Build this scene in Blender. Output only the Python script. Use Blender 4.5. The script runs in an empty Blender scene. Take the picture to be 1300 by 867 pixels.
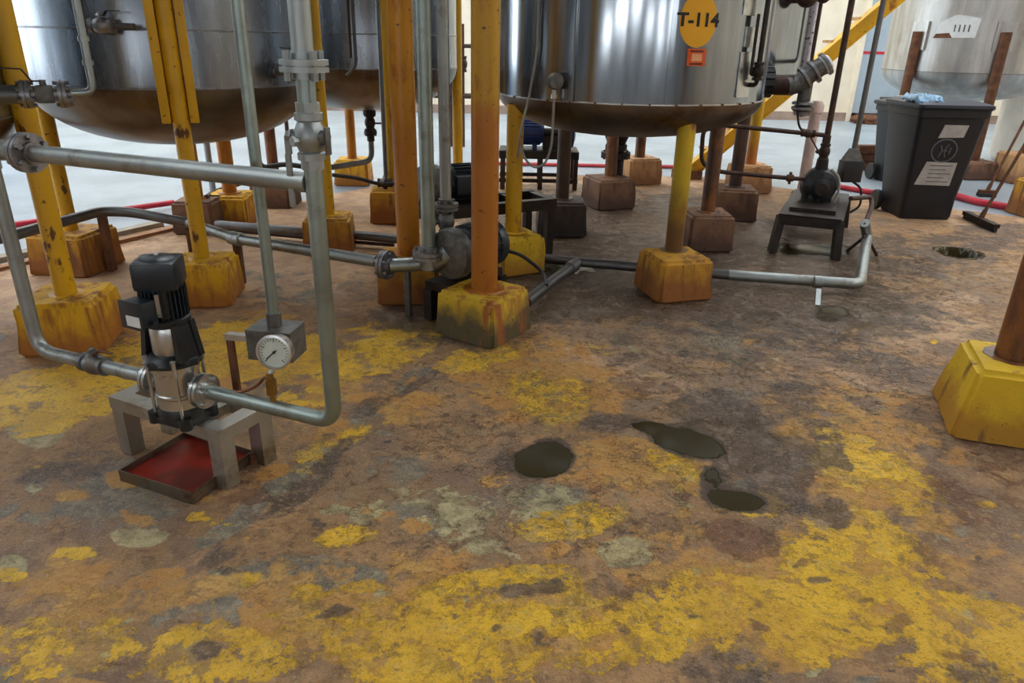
import bpy, bmesh, math, random
import numpy as np
from mathutils import Vector, Matrix

random.seed(7)
SC = bpy.context.scene
COL = SC.collection
PI = math.pi
V = Vector

# ------------------------------------------------------------------ camera model (1300 x 867)
FPX, PITCH, CAMH, ROLL = 915.0, math.radians(22.72), 1.55, math.radians(1.18)
CAM = V((0, 0, CAMH))
FWD = V((0, math.cos(PITCH), -math.sin(PITCH)))
_R0, _U0 = V((1, 0, 0)), V((0, math.sin(PITCH), math.cos(PITCH)))
CR = math.cos(ROLL) * _R0 + math.sin(ROLL) * _U0
CU = -math.sin(ROLL) * _R0 + math.cos(ROLL) * _U0

def ray(u, v):
    return FWD + CR * ((u - 650) / FPX) - CU * ((v - 433.5) / FPX)
def P(u, v, z=0.0):                       # point of the place at height z
    d = ray(u, v); return CAM + d * ((z - CAMH) / d.z)
def PY(u, v, y):                          # point of the place at depth y
    d = ray(u, v); return CAM + d * (y / d.y)
def PC(u, v, c, R):                       # point on an upright cylinder
    d = ray(u, v); ox, oy = -c[0], -c[1]
    A = d.x**2 + d.y**2; B = 2 * (ox * d.x + oy * d.y); C = ox * ox + oy * oy - R * R
    D = max(0.0, B * B - 4 * A * C)
    return CAM + d * ((-B - math.sqrt(D)) / (2 * A))

# ------------------------------------------------------------------ objects
WORLD = {}
def tag(o, label=None, cat=None, group=None, kind=None):
    if label: o['label'] = label
    if cat: o['category'] = cat
    if group: o['group'] = group
    if kind: o['kind'] = kind
    return o
def thing(name, label, cat, loc=(0, 0, 0), group=None):
    o = bpy.data.objects.new(name, None); COL.objects.link(o)
    o.empty_display_size = 0.1
    o.location = loc; WORLD[o.name] = V(loc)
    return tag(o, label, cat, group)

class MB:
    def __init__(s): s.bm = bmesh.new()
    def _v(s, pts): return [s.bm.verts.new(p) for p in pts]
    def face(s, vs):
        try: return s.bm.faces.new(vs)
        except ValueError: return None
    def poly(s, pts): s.face(s._v(pts)); return s
    def hull8(s, b, t):                   # bottom quad, top quad (same winding, counter-clockwise from above)
        vb, vt = s._v(b), s._v(t)
        s.face(vb[::-1]); s.face(vt)
        for i in range(4): s.face([vb[i], vb[(i + 1) % 4], vt[(i + 1) % 4], vt[i]])
        return s
    def prism(s, pts, vec):
        n = len(pts); a = s._v(pts); b = s._v([V(p) + V(vec) for p in pts])
        s.face(a[::-1]); s.face(b)
        for i in range(n): s.face([a[i], a[(i + 1) % n], b[(i + 1) % n], b[i]])
        return s
    def box(s, c, size, rz=0.0, bev=0.0, M=None):
        m = M if M is not None else Matrix.Rotation(rz, 3, 'Z')
        c = V(c); hx, hy, hz = [q / 2 for q in size]
        if bev > 0:
            tmp = bmesh.new(); bmesh.ops.create_cube(tmp, size=1)
            for v in tmp.verts: v.co = V((v.co.x * size[0], v.co.y * size[1], v.co.z * size[2]))
            bmesh.ops.bevel(tmp, geom=list(tmp.edges), offset=bev, segments=2, profile=0.6, affect='EDGES')
            mp = {v: s.bm.verts.new(c + m @ v.co) for v in tmp.verts}
            for f in tmp.faces: s.face([mp[v] for v in f.verts])
            tmp.free(); return s
        q = lambda x, y, z: c + m @ V((x * hx, y * hy, z * hz))
        return s.hull8([q(-1, -1, -1), q(1, -1, -1), q(1, 1, -1), q(-1, 1, -1)], [q(-1, -1, 1), q(1, -1, 1), q(1, 1, 1), q(-1, 1, 1)])
    def beam(s, a, b, w, h, up=(0, 0, 1)):
        a, b = V(a), V(b); d = (b - a); L = d.length; d.normalize(); up = V(up)
        if abs(d.dot(up)) > .98: up = V((1, 0, 0))
        y = up.cross(d).normalized(); z = d.cross(y)
        M = Matrix((d, y, z)).transposed()
        return s.box((a + b) / 2, (L, w, h), M=M)
    @staticmethod
    def frame(d):
        d = V(d).normalized(); r = V((0, 0, 1)) if abs(d.z) < .9 else V((1, 0, 0))
        x = r.cross(d).normalized(); return x, d.cross(x), d
    def cyl(s, a, b, r, r2=None, n=20, caps=True):
        a, b = V(a), V(b); r2 = r if r2 is None else r2
        x, y, d = s.frame(b - a)
        cs = [(math.cos(2 * PI * i / n), math.sin(2 * PI * i / n)) for i in range(n)]
        va = s._v([a + (x * c + y * q) * r for c, q in cs]); vb = s._v([b + (x * c + y * q) * r2 for c, q in cs])
        for i in range(n): s.face([va[i], va[(i + 1) % n], vb[(i + 1) % n], vb[i]])
        if caps: s.face(va[::-1]); s.face(vb)
        return s
    def lathe(s, prof, o=(0, 0, 0), axis=(0, 0, 1), n=32):      # prof: (radius, height)
        o = V(o); x, y, d = s.frame(axis); rings = []
        for r, h in prof:
            if r < 1e-5: rings.append(s._v([o + d * h]))
            else: rings.append(s._v([o + d * h + (x * math.cos(2 * PI * i / n) + y * math.sin(2 * PI * i / n)) * r for i in range(n)]))
        for A, B in zip(rings, rings[1:]):
            for i in range(n):
                j = (i + 1) % n
                if len(A) == 1 and len(B) == 1: break
                if len(A) == 1: s.face([A[0], B[j], B[i]])
                elif len(B) == 1: s.face([A[i], A[j], B[0]])
                else: s.face([A[i], A[j], B[j], B[i]])
        if len(rings[0]) > 1: s.face(rings[0][::-1])
        if len(rings[-1]) > 1: s.face(rings[-1])
        return s
    def sphere(s, c, r, sc=(1, 1, 1), n=14):
        prof = [(math.sin(PI * i / n) * r, -math.cos(PI * i / n) * r) for i in range(n + 1)]
        k = len(s.bm.verts); s.lathe(prof, n=n * 2); s.bm.verts.ensure_lookup_table()
        for v in s.bm.verts[k:]: v.co = V(c) + V((v.co.x * sc[0], v.co.y * sc[1], v.co.z * sc[2]))
        return s
    def tube(s, pts, r, n=14, fil=None, caps=True):
        pts = [V(p) for p in pts]
        if fil:
            out = [pts[0]]
            for a, b, c in zip(pts, pts[1:], pts[2:]):
                d1 = (a - b); d2 = (c - b); l1, l2 = d1.length, d2.length; d1.normalize(); d2.normalize()
                k = min(fil, l1 * .48, l2 * .48); p1, p2 = b + d1 * k, b + d2 * k
                for i in range(7):
                    t = i / 6; out.append(p1 * (1 - t)**2 + b * 2 * t * (1 - t) + p2 * t * t)
            out.append(pts[-1]); pts = out
        x, y, d = s.frame(pts[1] - pts[0]); rings = []
        for i, p in enumerate(pts):
            if i == 0: t = pts[1] - pts[0]
            elif i == len(pts) - 1: t = pts[-1] - pts[-2]
            else: t = (pts[i + 1] - pts[i]).normalized() + (pts[i] - pts[i - 1]).normalized()
            t.normalize(); x = (x - t * x.dot(t)).normalized(); y = t.cross(x)
            rings.append(s._v([p + (x * math.cos(2 * PI * k / n) + y * math.sin(2 * PI * k / n)) * r for k in range(n)]))
        for A, B in zip(rings, rings[1:]):
            for i in range(n): s.face([A[i], A[(i + 1) % n], B[(i + 1) % n], B[i]])
        if caps: s.face(rings[0][::-1]); s.face(rings[-1])
        return s
    def flange(s, p, ax, r, t, nb=4, br=.008, gap=.004, bl=1.0):      # a bolted pair of flanges
        p, ax = V(p), V(ax).normalized(); x, y, _ = s.frame(ax)
        s.cyl(p - ax * (t + gap / 2), p - ax * gap / 2, r, n=28); s.cyl(p + ax * gap / 2, p + ax * (t + gap / 2), r, n=28)
        s.cyl(p - ax * gap, p + ax * gap, r * .86, n=24)
        s.cyl(p - ax * (t * 2.4), p - ax * t, r * .56, n=20); s.cyl(p + ax * t, p + ax * (t * 2.4), r * .56, n=20)
        for i in range(nb):
            a = 2 * PI * (i + .5) / nb; q = p + (x * math.cos(a) + y * math.sin(a)) * r * .78
            L = (t + gap) + br * 1.6 * bl
            s.cyl(q - ax * L, q + ax * L, br, n=6)
        return s
    def valve(s, p, ax, r, up=(0, 0, 1)):                    # ball-valve body with hex ends and stem
        p, ax, up = V(p), V(ax).normalized(), V(up).normalized()
        s.lathe([(r * .9, -r * 1.9), (r * 1.15, -r * 1.85), (r * 1.15, -r * 1.3), (r * .95, -r * 1.2), (r * 1.25, -r * .5), (r * 1.3, 0), (r * 1.25, r * .5), (r * .95, r * 1.2), (r * 1.15, r * 1.3), (r * 1.15, r * 1.85), (r * .9, r * 1.9)], p, ax, n=16)
        s.cyl(p + up * r * .9, p + up * r * 2.0, r * .38, n=10)
        s.cyl(p + up * r * 1.5, p + up * r * 1.7, r * .6, n=6)
        return s
    def lever(s, p, ax, r, up=(0, 0, 1), L=6):
        p, ax, up = V(p), V(ax).normalized(), V(up).normalized()
        a = p + up * r * 1.95
        s.beam(a - ax * r * .5, a + ax * r * .9, r * .8, r * .16, up)
        s.beam(a + ax * r * .9, a + ax * r * 1.7 + up * r * .9, r * .6, r * .16, up)
        s.beam(a + ax * r * 1.7 + up * r * .9, a + ax * r * L + up * r * .9, r * .6, r * .18, up)
        return s
    def build(s, name, mat, parent=None, loc=None, smooth=35, solid=None):
        me = bpy.data.meshes.new(name)
        bmesh.ops.recalc_face_normals(s.bm, faces=s.bm.faces[:])
        org = WORLD[parent.name] if parent is not None else V(loc if loc is not None else (0, 0, 0))
        for v in s.bm.verts: v.co -= org
        s.bm.to_mesh(me); s.bm.free()
        me.materials.append(mat)
        if smooth:
            me.polygons.foreach_set('use_smooth', [True] * len(me.polygons))
            me.set_sharp_from_angle(angle=math.radians(smooth))
        o = bpy.data.objects.new(name, me); COL.objects.link(o)
        if parent is not None: o.parent = parent
        else: o.location = org
        WORLD[o.name] = org.copy()
        return o

def single(mb, name, mat, label, cat, loc, group=None, smooth=35):
    return tag(mb.build(name, mat, None, loc, smooth), label, cat, group)

# ------------------------------------------------------------------ node helpers
class NT:
    def __init__(s, name):
        s.m = bpy.data.materials.new(name); s.m.use_nodes = True; s.t = s.m.node_tree
        s.b = s.t.nodes['Principled BSDF']; s.co = s.t.nodes.new('ShaderNodeTexCoord')
    def n(s, typ, **kw):
        o = s.t.nodes.new(typ)
        for k, v in kw.items():
            if k.startswith('i_'): s.plug(o.inputs[k[2:]], v)
            else: setattr(o, k, v)
        return o
    def plug(s, sock, v):
        if hasattr(v, 'is_linked') or isinstance(v, bpy.types.NodeSocket): s.t.links.new(v, sock)
        elif isinstance(v, (tuple, list)) and len(v) == 3 and sock.type == 'RGBA': sock.default_value = (*v, 1)
        else: sock.default_value = v
    def obj(s, sc=(1, 1, 1), src='Object'):
        mp = s.n('ShaderNodeMapping'); s.t.links.new(s.co.outputs[src], mp.inputs['Vector']); mp.inputs['Scale'].default_value = sc
        return mp.outputs['Vector']
    def noise(s, scale, detail=4, rough=.55, vec=None, dist=0.0):
        o = s.n('ShaderNodeTexNoise'); o.inputs['Scale'].default_value = scale; o.inputs['Detail'].default_value = detail
        o.inputs['Roughness'].default_value = rough; o.inputs['Distortion'].default_value = dist
        s.t.links.new(vec if vec is not None else s.obj(), o.inputs['Vector']); return o.outputs['Fac']
    def math(s, op, a, b=0.0, c=0.0, clamp=False):
        o = s.n('ShaderNodeMath', operation=op, use_clamp=clamp)
        s.plug(o.inputs[0], a); s.plug(o.inputs[1], b); s.plug(o.inputs[2], c); return o.outputs[0]
    def step(s, x, lo, hi):
        o = s.n('ShaderNodeMapRange', interpolation_type='SMOOTHSTEP'); s.plug(o.inputs['Value'], x)
        o.inputs['From Min'].default_value = lo; o.inputs['From Max'].default_value = hi; return o.outputs['Result']
    def mix(s, f, a, b):
        o = s.n('ShaderNodeMix', data_type='RGBA'); s.plug(o.inputs['Factor'], f); s.plug(o.inputs['A'], a) if False else None
        s.plug(o.inputs[6], a); s.plug(o.inputs[7], b); return o.outputs[2]
    def bump(s, h, strength=.3, dist=.01):
        o = s.n('ShaderNodeBump'); o.inputs['Strength'].default_value = strength; o.inputs['Distance'].default_value = dist
        s.plug(o.inputs['Height'], h); s.t.links.new(o.outputs['Normal'], s.b.inputs['Normal'])
    def out(s, col=None, rough=None, metal=None):
        if col is not None: s.plug(s.b.inputs['Base Color'], col)
        if rough is not None: s.plug(s.b.inputs['Roughness'], rough)
        if metal is not None: s.plug(s.b.inputs['Metallic'], metal)
        return s.m

def srgb(r, g, b):
    f = lambda c: (c / 255 / 12.92) if c / 255 <= .04045 else ((c / 255 + .055) / 1.055)**2.4
    return (f(r), f(g), f(b))

def plain(name, col, rough=.5, metal=0.0, var=.25, scale=18, bump=.12):
    t = NT(name); n = t.noise(scale, 5, .6); c2 = tuple(x * (1 - var) for x in col); c3 = tuple(min(1, x * (1 + var)) for x in col)
    t.bump(n, bump, .004)
    return t.out(t.mix(t.step(n, .3, .7), c2, c3), rough, metal)

def steel(name, col, r0, r1, grime=None, gs=2.0, gk=(.45, .75), streak=True, bump=.05):
    t = NT(name); n = t.noise(3.0, 5, .6, t.obj((3, 3, .35) if streak else (1, 1, 1))); n2 = t.noise(gs, 5, .65)
    c = t.mix(t.step(n, .3, .75), tuple(x * .72 for x in col), tuple(min(1, x * 1.1) for x in col))
    if grime: c = t.mix(t.step(n2, *gk), c, grime)
    ro = t.n('ShaderNodeMapRange'); t.plug(ro.inputs['Value'], n); ro.inputs['To Min'].default_value = r0; ro.inputs['To Max'].default_value = r1
    t.bump(t.noise(1.6, 3, .5), bump, .05)
    return t.out(c, ro.outputs['Result'], .95)

def painted(name, paint, rust, k=(.52, .66), rough=.42, sc=7.0, dark=None, zst=None):
    """flaking gloss paint over rust; zst=(z0, z1, colour) rust-stained lower part"""
    t = NT(name); n = t.noise(sc, 7, .62, t.obj((1, 1, .45))); big = t.noise(1.7, 3, .5)
    c = t.mix(t.step(big, .3, .75), tuple(x * .78 for x in paint), paint)
    if zst:
        sp = t.n('ShaderNodeSeparateXYZ'); t.t.links.new(t.n('ShaderNodeNewGeometry').outputs['Position'], sp.inputs[0])
        z = t.math('ADD', sp.outputs['Z'], t.math('MULTIPLY', t.math('SUBTRACT', n, .5), .5))
        c = t.mix(t.step(z, zst[1], zst[0]), c, zst[2])
    c = t.mix(t.step(n, *k), c, rust)
    fine = t.noise(34, 4, .6)
    c = t.mix(t.step(fine, .64, .7), c, dark or tuple(x * .35 for x in rust))
    t.bump(t.math('ADD', n, t.math('MULTIPLY', fine, .3)), .25, .006)
    return t.out(c, rough)

def concrete(name, top, low, stain, kz=(.06, .22), drip=None, k=(.48, .66)):
    t = NT(name); n = t.noise(5.5, 7, .62); n2 = t.noise(4, 5, .6, t.obj((3, 3, .5))); f = t.noise(45, 4, .6)
    sp = t.n('ShaderNodeSeparateXYZ'); t.t.links.new(t.obj(), sp.inputs[0])
    z = t.math('ADD', sp.outputs['Z'], t.math('MULTIPLY', t.math('SUBTRACT', n, .5), .35))
    c = t.mix(t.step(z, *kz), low, top)
    c = t.mix(t.step(n2, *k), c, stain)
    c = t.mix(t.step(f, .62, .72), c, tuple(x * .5 for x in low))
    t.bump(t.math('ADD', n, t.math('MULTIPLY', f, .35)), .5, .012)
    return t.out(c, .72)

M = {}
M['shell'] = steel('brushed_stainless', (.34, .37, .41), .2, .34)
M['shell_bright'] = steel('pale_stainless', (.60, .59, .56), .36, .5, srgb(150, 125, 95), 1.6, (.5, .85))
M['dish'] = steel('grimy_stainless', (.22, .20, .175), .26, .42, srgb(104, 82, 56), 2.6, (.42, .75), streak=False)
M['clad'] = steel('stainless_cladding', (.37, .40, .43), .10, .18, bump=.008)
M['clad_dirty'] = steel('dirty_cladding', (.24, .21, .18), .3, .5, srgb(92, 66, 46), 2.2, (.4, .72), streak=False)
M['inox'] = steel('pump_stainless', (.62, .62, .60), .2, .38, srgb(150, 140, 120), 9, (.55, .8), streak=False)
M['galv'] = steel('galvanised_pipe', (.40, .43, .42), .34, .55, srgb(120, 112, 96), 6, (.5, .72), streak=False)
M['galv_green'] = steel('greenish_galvanised_pipe', (.34, .40, .37), .34, .52, srgb(112, 106, 84), 5, (.5, .75), streak=False)
M['castgrey'] = plain('grey_casting', srgb(104, 102, 98), .5, .5, .3, 25)
M['flange'] = steel('weathered_flange', (.33, .33, .34), .35, .55, srgb(100, 84, 66), 14, (.5, .75), streak=False)
M['pipedark'] = steel('weathered_pipe', (.20, .20, .20), .38, .6, srgb(118, 104, 88), 9, (.5, .7), streak=False)
M['pipebrown'] = plain('rust_brown_pipe', srgb(72, 50, 40), .6, .3, .35, 14)
M['rust'] = plain('rust', srgb(104, 66, 42), .75, .2, .35, 12, .3)
M['black'] = plain('black_casting', srgb(30, 33, 36), .38, 0, .25, 30)
M['navy'] = plain('dark_motor_paint', srgb(30, 38, 44), .34, 0, .2, 30, .05)
M['blue'] = plain('blue_pump_paint', srgb(34, 54, 104), .45, 0, .3, 14)
M['greymotor'] = plain('grey_fan_cover', srgb(104, 116, 122), .42, 0, .15, 14)
M['darksteel'] = plain('black_grimy_steel', srgb(46, 37, 32), .5, .4, .4, 9, .25)
M['brown_steel'] = plain('brown_grimy_steel', srgb(66, 48, 38), .45, .4, .35, 9, .25)
M['stand'] = steel('stand_steel', (.56, .54, .48), .32, .5, srgb(126, 108, 78), 5, (.5, .8), streak=False)
M['tray'] = steel('tray_steel', (.30, .25, .19), .35, .5, srgb(96, 62, 40), 6, (.45, .7), streak=False)
M['white'] = plain('white_plastic', srgb(214, 216, 214), .5, 0, .06, 12, .02)
M['dial'] = plain('gauge_dial', srgb(206, 212, 200), .4, 0, .05, 10, .0)
M['brass'] = plain('dull_brass', srgb(150, 116, 62), .38, .8, .25, 20)
M['copper'] = plain('copper_tube', srgb(142, 92, 62), .4, .7, .2, 20)
M['cable'] = plain('black_cable', srgb(34, 32, 32), .55, 0, .2, 20, .05)
M['cablegrey'] = plain('grey_cable', srgb(150, 146, 138), .5, 0, .15, 20, .05)
M['red'] = plain('red_pipe_paint', srgb(188, 34, 52), .5, 0, .25, 12)
M['redfade'] = plain('faded_red_hose', srgb(200, 70, 74), .6, 0, .25, 10)
Y1, Y2, RU = srgb(226, 172, 20), srgb(206, 140, 28), srgb(120, 66, 26)
OR, BR = srgb(178, 112, 18), srgb(98, 62, 36)
M['post_y'] = painted('yellow_paint', Y1, srgb(150, 88, 26), (.56, .68))
M['post_chip'] = painted('chipped_yellow_paint', Y1, srgb(96, 56, 28), (.58, .64), sc=12)
M['post_o'] = painted('orange_stained_paint', Y2, srgb(160, 90, 16), (.5, .66), zst=(.9, 1.25, OR))
M['post_big'] = painted('orange_yellow_paint', srgb(190, 142, 26), srgb(150, 84, 14), (.52, .7), zst=(1.15, 1.32, srgb(166, 100, 22)))
M['post_front'] = painted('yellow_paint_brown_foot', srgb(214, 178, 20), srgb(140, 92, 30), (.58, .74), zst=(.42, .85, srgb(104, 72, 34)))
M['post_b'] = painted('rust_shade_post', srgb(142, 88, 42), srgb(82, 52, 36), (.4, .62))  # brown of rust with the shade under the tanks mixed in
M['post_db'] = painted('dark_rust_shade_post', srgb(96, 66, 44), srgb(64, 42, 32), (.4, .62))  # deeper brown for rear legs: rust plus shade put into the colour
M['post_yo'] = painted('yellow_over_orange_post', srgb(232, 180, 24), srgb(170, 98, 36), (.55, .7), zst=(.35, .8, srgb(186, 112, 44)))
M['pl_y'] = concrete('yellow_plinth', srgb(222, 170, 20), srgb(170, 108, 36), srgb(150, 92, 36))
M['pl_y2'] = concrete('bright_yellow_plinth', srgb(216, 176, 24), srgb(178, 128, 30), srgb(120, 86, 40), k=(.56, .72))
M['pl_o'] = concrete('ochre_plinth', srgb(200, 146, 34), srgb(150, 92, 38), srgb(124, 78, 36), (.1, .26))
M['pl_g'] = concrete('yellow_rim_plinth', srgb(204, 166, 30), srgb(84, 74, 46), srgb(150, 84, 34), (.1, .24))  # dark low tone paints in the shade on the plinth's front
M['pl_b'] = concrete('brown_plinth', srgb(128, 92, 66), srgb(84, 58, 44), srgb(92, 62, 48))
M['pl_d'] = concrete('shade_dark_plinth', srgb(76, 62, 54), srgb(50, 40, 36), srgb(60, 48, 40))  # near-black tone has the shade beneath the tank painted in
M['pl_t'] = concrete('tan_plinth', srgb(200, 154, 104), srgb(150, 104, 70), srgb(158, 112, 74))

def floor_mat():
    t = NT('stained_floor')
    def attr(nm):
        a = t.n('ShaderNodeAttribute', attribute_name=nm); sp = t.n('ShaderNodeSeparateColor'); t.t.links.new(a.outputs['Color'], sp.inputs[0])
        return sp.outputs[0], sp.outputs[1], sp.outputs[2], a.outputs['Alpha']
    yel, och, drk, wet = attr('lay_a'); pal, red, gry, far = attr('lay_b'); pud_shade, tan, crk, _ = attr('lay_c')
    co = t.obj()
    wv = t.n('ShaderNodeTexNoise'); t.t.links.new(co, wv.inputs['Vector']); wv.inputs['Scale'].default_value = 2.3; wv.inputs['Detail'].default_value = 3
    vv = t.n('ShaderNodeVectorMath', operation='MULTIPLY_ADD'); t.t.links.new(wv.outputs['Color'], vv.inputs[0]); vv.inputs[1].default_value = (.10, .10, 0); t.t.links.new(co, vv.inputs[2])
    wc = vv.outputs[0]
    def nz(sc, off, d=9, r=.68, src=wc):
        mp = t.n('ShaderNodeMapping'); t.t.links.new(src, mp.inputs['Vector']); mp.inputs['Location'].default_value = (off, off * 1.7, off * .6)
        return t.noise(sc, d, r, mp.outputs['Vector'])
    def mask(a, n, amp, w=.04):
        v = t.math('ADD', a, t.math('MULTIPLY', t.math('SUBTRACT', n, .5), amp)); return t.step(v, .5 - w, .5 + w)
    n1 = nz(2.1, 3); n2 = nz(3.4, 11); n3 = nz(5.0, 23); n4 = nz(1.1, 37, 5, .55); fine = nz(60, 5, 6, .7, co); mid = nz(17, 9, 8, .7)
    n5 = nz(2.8, 51); n6 = nz(4.2, 63); n7 = nz(8.5, 71, 8, .72); n8 = nz(6.5, 83, 8, .7); grain = nz(190, 5, 3, .6, co)
    # bare worn concrete: tan, brown and mauve grey
    def soft(a, n, amp, w): return mask(t.math('ADD', a, t.math('MULTIPLY', t.math('SUBTRACT', n8, .5), 1.1)), n, amp, w * .6)
    c = t.mix(t.step(n4, .38, .62), srgb(160, 120, 76), srgb(140, 112, 88))
    c = t.mix(t.step(n2, .44, .60), c, srgb(182, 138, 90))
    c = t.mix(t.math('MULTIPLY', t.step(n6, .52, .66), .6), c, srgb(128, 102, 88))
    c = t.mix(t.math('MULTIPLY', t.step(mid, .5, .64), .6), c, srgb(116, 84, 62))
    c = t.mix(soft(tan, n6, 1.3, .2), c, t.mix(t.step(n3, .4, .6), srgb(206, 166, 124), srgb(184, 144, 112)))
    c = t.mix(soft(gry, n5, 1.5, .14), c, t.mix(t.step(mid, .38, .62), srgb(112, 102, 90), srgb(152, 140, 116)))
    mo = soft(och, n2, 1.7, .13)
    c = t.mix(t.math('MULTIPLY', mo, .9), c, t.mix(t.step(n3, .38, .62), srgb(196, 136, 58), srgb(208, 158, 78)))
    mp_ = soft(pal, n3, 1.9, .07)
    c = t.mix(t.math('MULTIPLY', mp_, .85), c, t.mix(t.step(mid, .38, .6), srgb(200, 186, 138), srgb(158, 144, 104)))
    brk = t.math('ADD', t.math('MULTIPLY', t.math('SUBTRACT', n7, .5), 2.0), t.math('MULTIPLY', t.math('SUBTRACT', fine, .5), .7))
    my = mask(t.math('ADD', yel, t.math('MULTIPLY', brk, .75)), n1, 1.6, .035)
    wear = t.math('MAXIMUM', t.math('MULTIPLY', t.step(mid, .56, .62), .6), t.math('MULTIPLY', t.step(n8, .54, .59), .75))
    my = t.math('MULTIPLY', my, t.math('SUBTRACT', 1.0, wear))
    yc = t.mix(t.step(n5, .38, .62), srgb(244, 192, 14), srgb(222, 170, 30))
    yc = t.mix(t.math('MULTIPLY', t.step(fine, .5, .62), .4), yc, srgb(182, 132, 46))
    c = t.mix(my, c, yc)
    c = t.mix(t.math('MULTIPLY', t.step(n7, .545, .58), t.math('MULTIPLY', crk, .55)), c, t.mix(n3, srgb(112, 96, 90), srgb(176, 156, 112)))
    mr = soft(red, n3, 1.5, .16)
    c = t.mix(t.math('MULTIPLY', mr, .7), c, srgb(112, 68, 46))
    md = soft(drk, n6, 1.6, .2)
    c = t.mix(t.math('MULTIPLY', md, .8), c, t.mix(t.math('MAXIMUM', t.math('MULTIPLY', t.step(mid, .42, .62), .6), t.step(n7, .52, .60)), srgb(50, 41, 39), srgb(126, 104, 92)))
    # flake edges: dark broken lines along the iso-lines of the warped noise
    def iso(n, v, w): return t.step(t.math('ABSOLUTE', t.math('SUBTRACT', n, v)), w, w * .3)
    ln = t.math('MAXIMUM', iso(n1, .50, .006), t.math('MAXIMUM', iso(n3, .53, .008), iso(n6, .47, .007)))
    ck = t.math('MULTIPLY', ln, t.math('MULTIPLY', crk, t.step(t.math('ADD', mid, t.math('MULTIPLY', n2, .5)), .68, .84)))
    c = t.mix(t.math('MULTIPLY', ck, .85), c, srgb(60, 46, 38))
    c = t.mix(t.math('MULTIPLY', t.step(fine, .56, .70), .5), c, srgb(84, 66, 50))
    c = t.mix(t.math('MULTIPLY', t.step(fine, .44, .34), .35), c, srgb(214, 186, 140))
    c = t.mix(t.math('MULTIPLY', t.step(grain, .52, .64), .22), c, srgb(92, 70, 50))
    c = t.mix(t.math('MULTIPLY', t.step(grain, .46, .36), .16), c, srgb(226, 196, 140))
    mpud_shade = mask(pud_shade, t.math('ADD', t.math('MULTIPLY', n6, .6), t.math('MULTIPLY', n3, .4)), 1.9, .07)
    c = t.mix(t.step(t.math('ADD', pud_shade, t.math('MULTIPLY', t.math('SUBTRACT', n8, .5), 1.4)), .18, .42), c, srgb(92, 74, 58))
    c = t.mix(mpud_shade, c, srgb(58, 50, 26))
    # pale painted hall floor beyond the stained slab
    fc = t.mix(t.step(n4, .35, .65), srgb(158, 170, 178), srgb(138, 150, 160)); fc = t.mix(t.math('MULTIPLY', t.step(n2, .5, .7), .35), fc, srgb(128, 138, 146))
    mf = mask(far, n6, .12, .03)
    c = t.mix(mf, c, fc)
    wetm = mask(wet, n5, 1.5, .2)
    r = t.math('SUBTRACT', .66, t.math('MULTIPLY', wetm, .5)); r = t.math('SUBTRACT', r, t.math('MULTIPLY', my, .08))
    r = t.math('ADD', r, t.math('MULTIPLY', t.math('SUBTRACT', mid, .5), .35))
    r = t.math('SUBTRACT', r, t.math('MULTIPLY', mpud_shade, .5))
    r = t.math('MAXIMUM', r, .16)
    r = t.math('MULTIPLY', r, t.math('SUBTRACT', 1.0, t.math('MULTIPLY', mf, .45)))
    h = t.math('ADD', t.math('MULTIPLY', my, .35), t.math('MULTIPLY', mo, .2))
    h = t.math('ADD', h, t.math('MULTIPLY', mp_, .25)); h = t.math('ADD', h, t.math('MULTIPLY', mid, 1.1)); h = t.math('ADD', h, t.math('MULTIPLY', fine, .5))
    h = t.math('ADD', h, t.math('MULTIPLY', t.step(n3, .5, .56), .4))
    h = t.math('SUBTRACT', h, t.math('MULTIPLY', ck, .7)); h = t.math('MULTIPLY', h, t.math('ADD', 1.0, t.math('MULTIPLY', wet, .7)))
    k = t.math('SUBTRACT', 1.0, t.math('MAXIMUM', mpud_shade, t.math('MULTIPLY', mf, .9)))
    t.plug(t.b.inputs['Specular IOR Level'], t.math('SUBTRACT', .5, t.math('MULTIPLY', mpud_shade, .36)))
    t.bump(t.math('MULTIPLY', h, k), .8, .016)
    return t.out(c, r)
M['floor'] = floor_mat()

# ------------------------------------------------------------------ floor with its worn-paint layout
A, Bc, Cc = {}, {}, {}
PATCH = []    # (channel, u, v, ru, rv, angle, amount): centre and extent of each worn or painted patch
def pt(ch, u, v, ru, rv, ang=0, amt=1.0): PATCH.append((ch, u, v, ru, rv, ang, amt))
# yellow paint
for a in [(80, 500, 120, 45, -10, .8), (190, 455, 100, 34, 0, .62), (330, 445, 150, 44, 5, .7), (500, 440, 80, 26, -25, .95), (400, 500, 60, 30, -30, .6), (610, 455, 60, 18, -10, .62), (700, 500, 70, 40, 10, .62),
          (420, 570, 70, 26, -30, .5), (60, 820, 130, 50, -8, .62), (300, 830, 130, 45, 0, .5), (480, 800, 130, 60, -10, .66), (660, 790, 110, 70, -20, .7), (800, 800, 120, 60, -10, .64), (730, 660, 90, 26, -10, .6),
          (940, 770, 150, 55, 5, .72), (1090, 700, 110, 75, 15, .78), (1110, 600, 100, 50, 30, .62), (1200, 790, 130, 70, 10, .66), (1010, 820, 120, 45, 0, .66), (870, 600, 70, 30, 20, .58), (960, 640, 60, 22, 0, .62),
          (440, 680, 50, 15, -8, .72), (620, 735, 110, 14, -8, .74), (250, 655, 16, 6, 0, .9), (460, 747, 40, 10, -5, .8), (1110, 415, 50, 12, 0, .62), (740, 445, 60, 10, 0, .4), (1280, 860, 120, 40, 0, .55), (560, 850, 180, 30, 0, .6),
          (500, 415, 70, 12, -5, .5), (180, 500, 60, 20, 0, .6)]: pt('yel', *a)
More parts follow.
